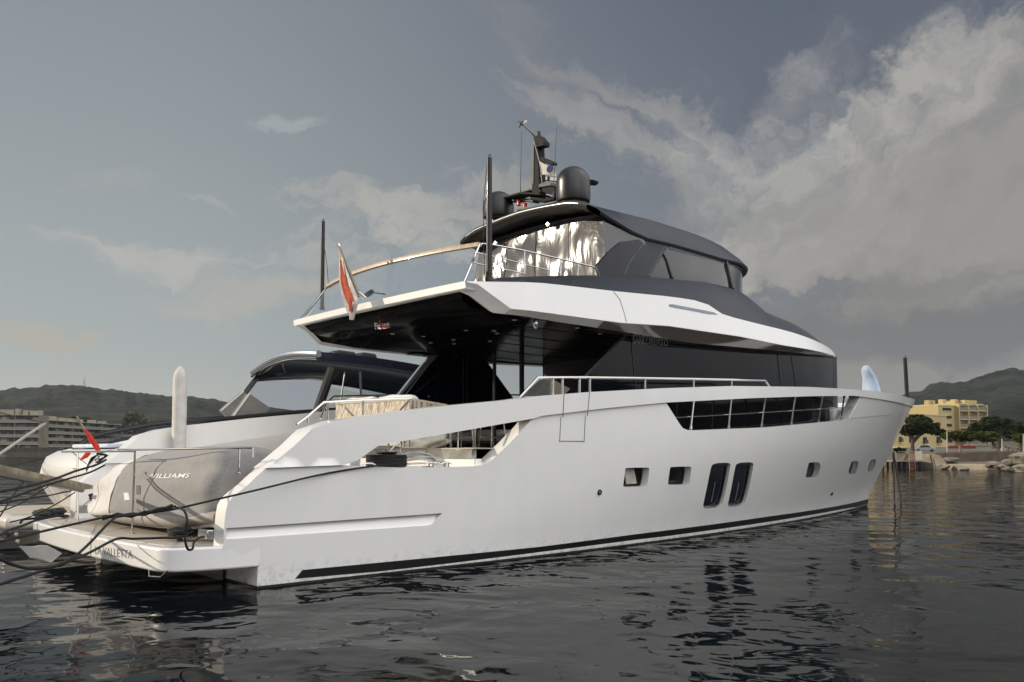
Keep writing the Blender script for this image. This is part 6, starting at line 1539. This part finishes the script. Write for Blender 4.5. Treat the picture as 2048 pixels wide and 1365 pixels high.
for s_ in (0, .62): ld.tube([JP(L_*.46+s_, -.15, 1.0), JP(L_*.46+s_, -.25, -1.0)], .045, n=6)
for k in range(8): ld.tube([JP(L_*.46, -.2, .7-.24*k), JP(L_*.46+.62, -.2, .7-.24*k)], .03, n=6)
ld.build('ladder', mat('ladder_red', (.34, .17, .10), .8), jt)
for u, r in ((.12, .5), (.32, .45)):
    a = A(); p = JP(L_*u, 5.5, .2); a.lathe(p, [(r, 0), (r, 1.6), (r*.9, 1.7), (.1, 1.72)], n=16); tag(a.build('waste_bin', mat('bin_dark', (.05, .04, .035), .7)), ['dark round bin at the left end of the bathing jetty', 'dark round bin nearer the pine trunk behind the jetty'][u > .2], 'bin')
# sea wall and slipway, rocks
a = A(); q = [D(x, 905, d_) for x, d_ in ((1846,98),(1862,97),(1880,96),(1898,95.5))]
a.prism([(p.x, p.y, -1) for p in q]+[(q[3].x, q[3].y, .35), (q[2].x, q[2].y, 1.5), (q[1].x, q[1].y, 1.7), (q[0].x, q[0].y, 1.0)], tuple(bk*6)); tag(a.build('sea_wall', mat('sea_wall_tan', (.26, .22, .17), .9, scale=.8, nz=.2, bump=.4, bscale=4), bevel=.1), 'rounded tan sea wall beside the bathing jetty', 'wall')
a = A(); q0, q1 = D(1908, 905, 94), D(1975, 905, 90.5); a.prism([(q0.x, q0.y, -1), (q1.x, q1.y, -1), (q1.x, q1.y, .62), (q0.x, q0.y, .55)], tuple(bk*3)); tag(a.build('slipway', mat('pale_concrete', (.31, .27, .205), .85, nz=.1, scale=.8), bevel=.06), 'pale concrete slipway block at the right shore edge', 'slipway')
a = A(); q0, q1 = D(1885, 905, 108), D(2032, 905, 103); a.prism([(q0.x, q0.y, 0), (q1.x, q1.y, 0), (q1.x, q1.y, 2.0), (q0.x, q0.y, 1.8)], tuple(bk*2)); tag(a.build('planter_wall', mat('brown_hedge', (.075, .055, .045), .95, scale=1.2, color2=(.035, .03, .028), bump=.9, bscale=3), bevel=.2), 'dark brown dry hedge bank above the slipway', 'hedge')
RK = mat('rock', (.22, .195, .155), .9, scale=.8, color2=(.09, .08, .07), bump=.8, bscale=4); rnd = random.Random(4)
rg = 'rocks along the right waterline'
def rock(c, r, lab, sq=.6, seed=0):
    a_ = A(); rows = []
    for i in range(9):
        th = pi*i/8; rows.append([(c[0]+r*sin(th)*cos(2*pi*j/14)*(1+.75*noise.noise(Vector((cos(2*pi*j/14)*1.5+seed, sin(2*pi*j/14)*1.5, th)))), c[1]+r*sin(th)*sin(2*pi*j/14)*(1+.8*noise.noise(Vector((sin(2*pi*j/14)*1.5, seed, th)))), c[2]+r*sq*cos(th)) for j in range(15)])
    a_.grid(rows); return tag(a_.build('rock', RK, weld=.001, angle=12), lab, 'rock', rg)
for (x, y, d_, r, lab) in ((2046,918,84,1.15,'largest pale boulder at the right edge of the picture'), (2024,926,86,.75,'pale boulder just left of the largest boulder'), (2046,938,80,.8,'brown low boulder at the water below the largest boulder'),
                           (1925,939,90,.55,'dark wet rock alone in the water below the slipway'), (1985,930,90,.7,'dark green rock at the right end of the slipway'), (2003,935,88,.6,'long dark rock right of the slipway'), (2018,939,84,.5,'small pale rock in front of the long dark rock'), (1888,934,94,.6,'tan rock between the sea wall and the slipway'), (1902,922,100,.8,'tan rock above the slipway end')):
    p = D(x, y, d_); rock((p.x, p.y, max(p.z, .0)), r, lab, .55, x)
for k, (x, y, d_) in enumerate(((2006,898,125),(2016,893,128),(2030,896,124),(1990,900,122))):
    p = D(x, y, d_); rock((p.x, p.y, p.z-.3), .6, ['pale stone by the foot of the dark pines, leftmost pair', 'topmost pale stone under the dark pines', 'pale stone right under the leaning pine', 'pale stone left under the wide dark pine'][k], .8, k+50)
# parked car behind the jetty and lamp posts
c0 = D(1846, 905, 170); cz = c0.z-.0; car = thing('parked_car', 'silver parked car behind the bathing jetty', 'car', (c0.x, c0.y, cz)); cx_ = Vector((sin(YAW), -cos(YAW), 0)); cy_ = Vector((cos(YAW), sin(YAW), 0))
def CP(u, v, z): return Vector((c0.x, c0.y, cz))+cx_*u+cy_*v+Vector((0, 0, z))
SIL = mat('car_silver', (.32, .33, .35), .3, metal=.3, coat=.6)
a = A(); a.prism([CP(u, -.85, z) for u, z in ((-2.1,.3),(-2.15,.75),(-1.3,.9),(-.75,1.4),(.7,1.42),(1.45,.95),(2.1,.85),(2.15,.35))], tuple(cy_*1.7)); a.build('body', SIL, car, bevel=.08)
a = A(); a.prism([CP(u, -.87, z) for u, z in ((-1.1,.93),(-.68,1.33),(.62,1.34),(1.2,.96))], tuple(cy_*1.74)); a.build('side_glass', GLW, car)
for u in (-1.3, 1.35): a = A(); a.lathe(CP(u, -.86, .32), [(.01, 0), (.2, .02), (.32, .0), (.32, -.2)], n=18, axis=-cy_); a.build('wheel', RIM, car)
for k, (x, yb_, yt_, d_, lab) in enumerate(((1894,905,863,120,'thin pale mast pole left of the small pine'),(2047,905,868,105,'pale post at the right edge'),(2004,898,878,118,'grey-white post in front of the dark pines'))):
    p0, p1 = D(x, yb_, d_), D(x, yt_, d_); t = thing('lamp_post', lab, 'post', tuple(p0)); a = A(); a.tube([p0-Vector((0, 0, .6)), p1], [.11, .07], n=8); a.build('post', mat('post_pale', (.38, .36, .31), .7), t)
    a = A(); a.tube([p1, p1+Vector((.0, -.6, .12))], .05, n=6); a.build('lamp_arm', MG, t)
# promenade lamp posts on the left shore
for k, x in enumerate((23, 37)):
    p0, p1 = D(x, 907, 335), D(x, 890, 335); t = thing('street_lamp', ['pale lamp post below the tall flats, the one nearer the left edge', 'pale lamp post below the tall flats, the taller right one'][k], 'lamp post', tuple(p0)); a = A(); a.tube([p0, p1], .13, n=6); a.build('post', CONC, t)
    a = A(); a.tube([p1, p1+Vector((.9, -.9, .1))], .1, n=6); a.build('lamp_head', CONC, t)

HAZE = .00007
# ------------------------------------------------------------------ thin sea haze
hz = bpy.data.materials.new('haze'); hz.use_nodes = True; hz.node_tree.nodes.clear(); hb = NB(hz.node_tree)
pv = hb.n('ShaderNodeVolumePrincipled', i={'Color': (.80, .85, .95, 1), 'Density': HAZE, 'Anisotropy': .2})
ho = hb.n('ShaderNodeOutputMaterial'); hz.node_tree.links.new(pv.outputs[0], ho.inputs['Volume'])
a = A(); a.box((-700, -250, -4), (2700, 2900, 190)); o = a.build('haze', hz); struct(o, 'stuff', 'thin grey haze over the bay')

for o in S.objects:
    if o.parent is None and o.name.split('.')[0] in ('quay_wall', 'promenade_wall', 'sea_wall', 'planter_wall'): o['kind'] = 'thing'
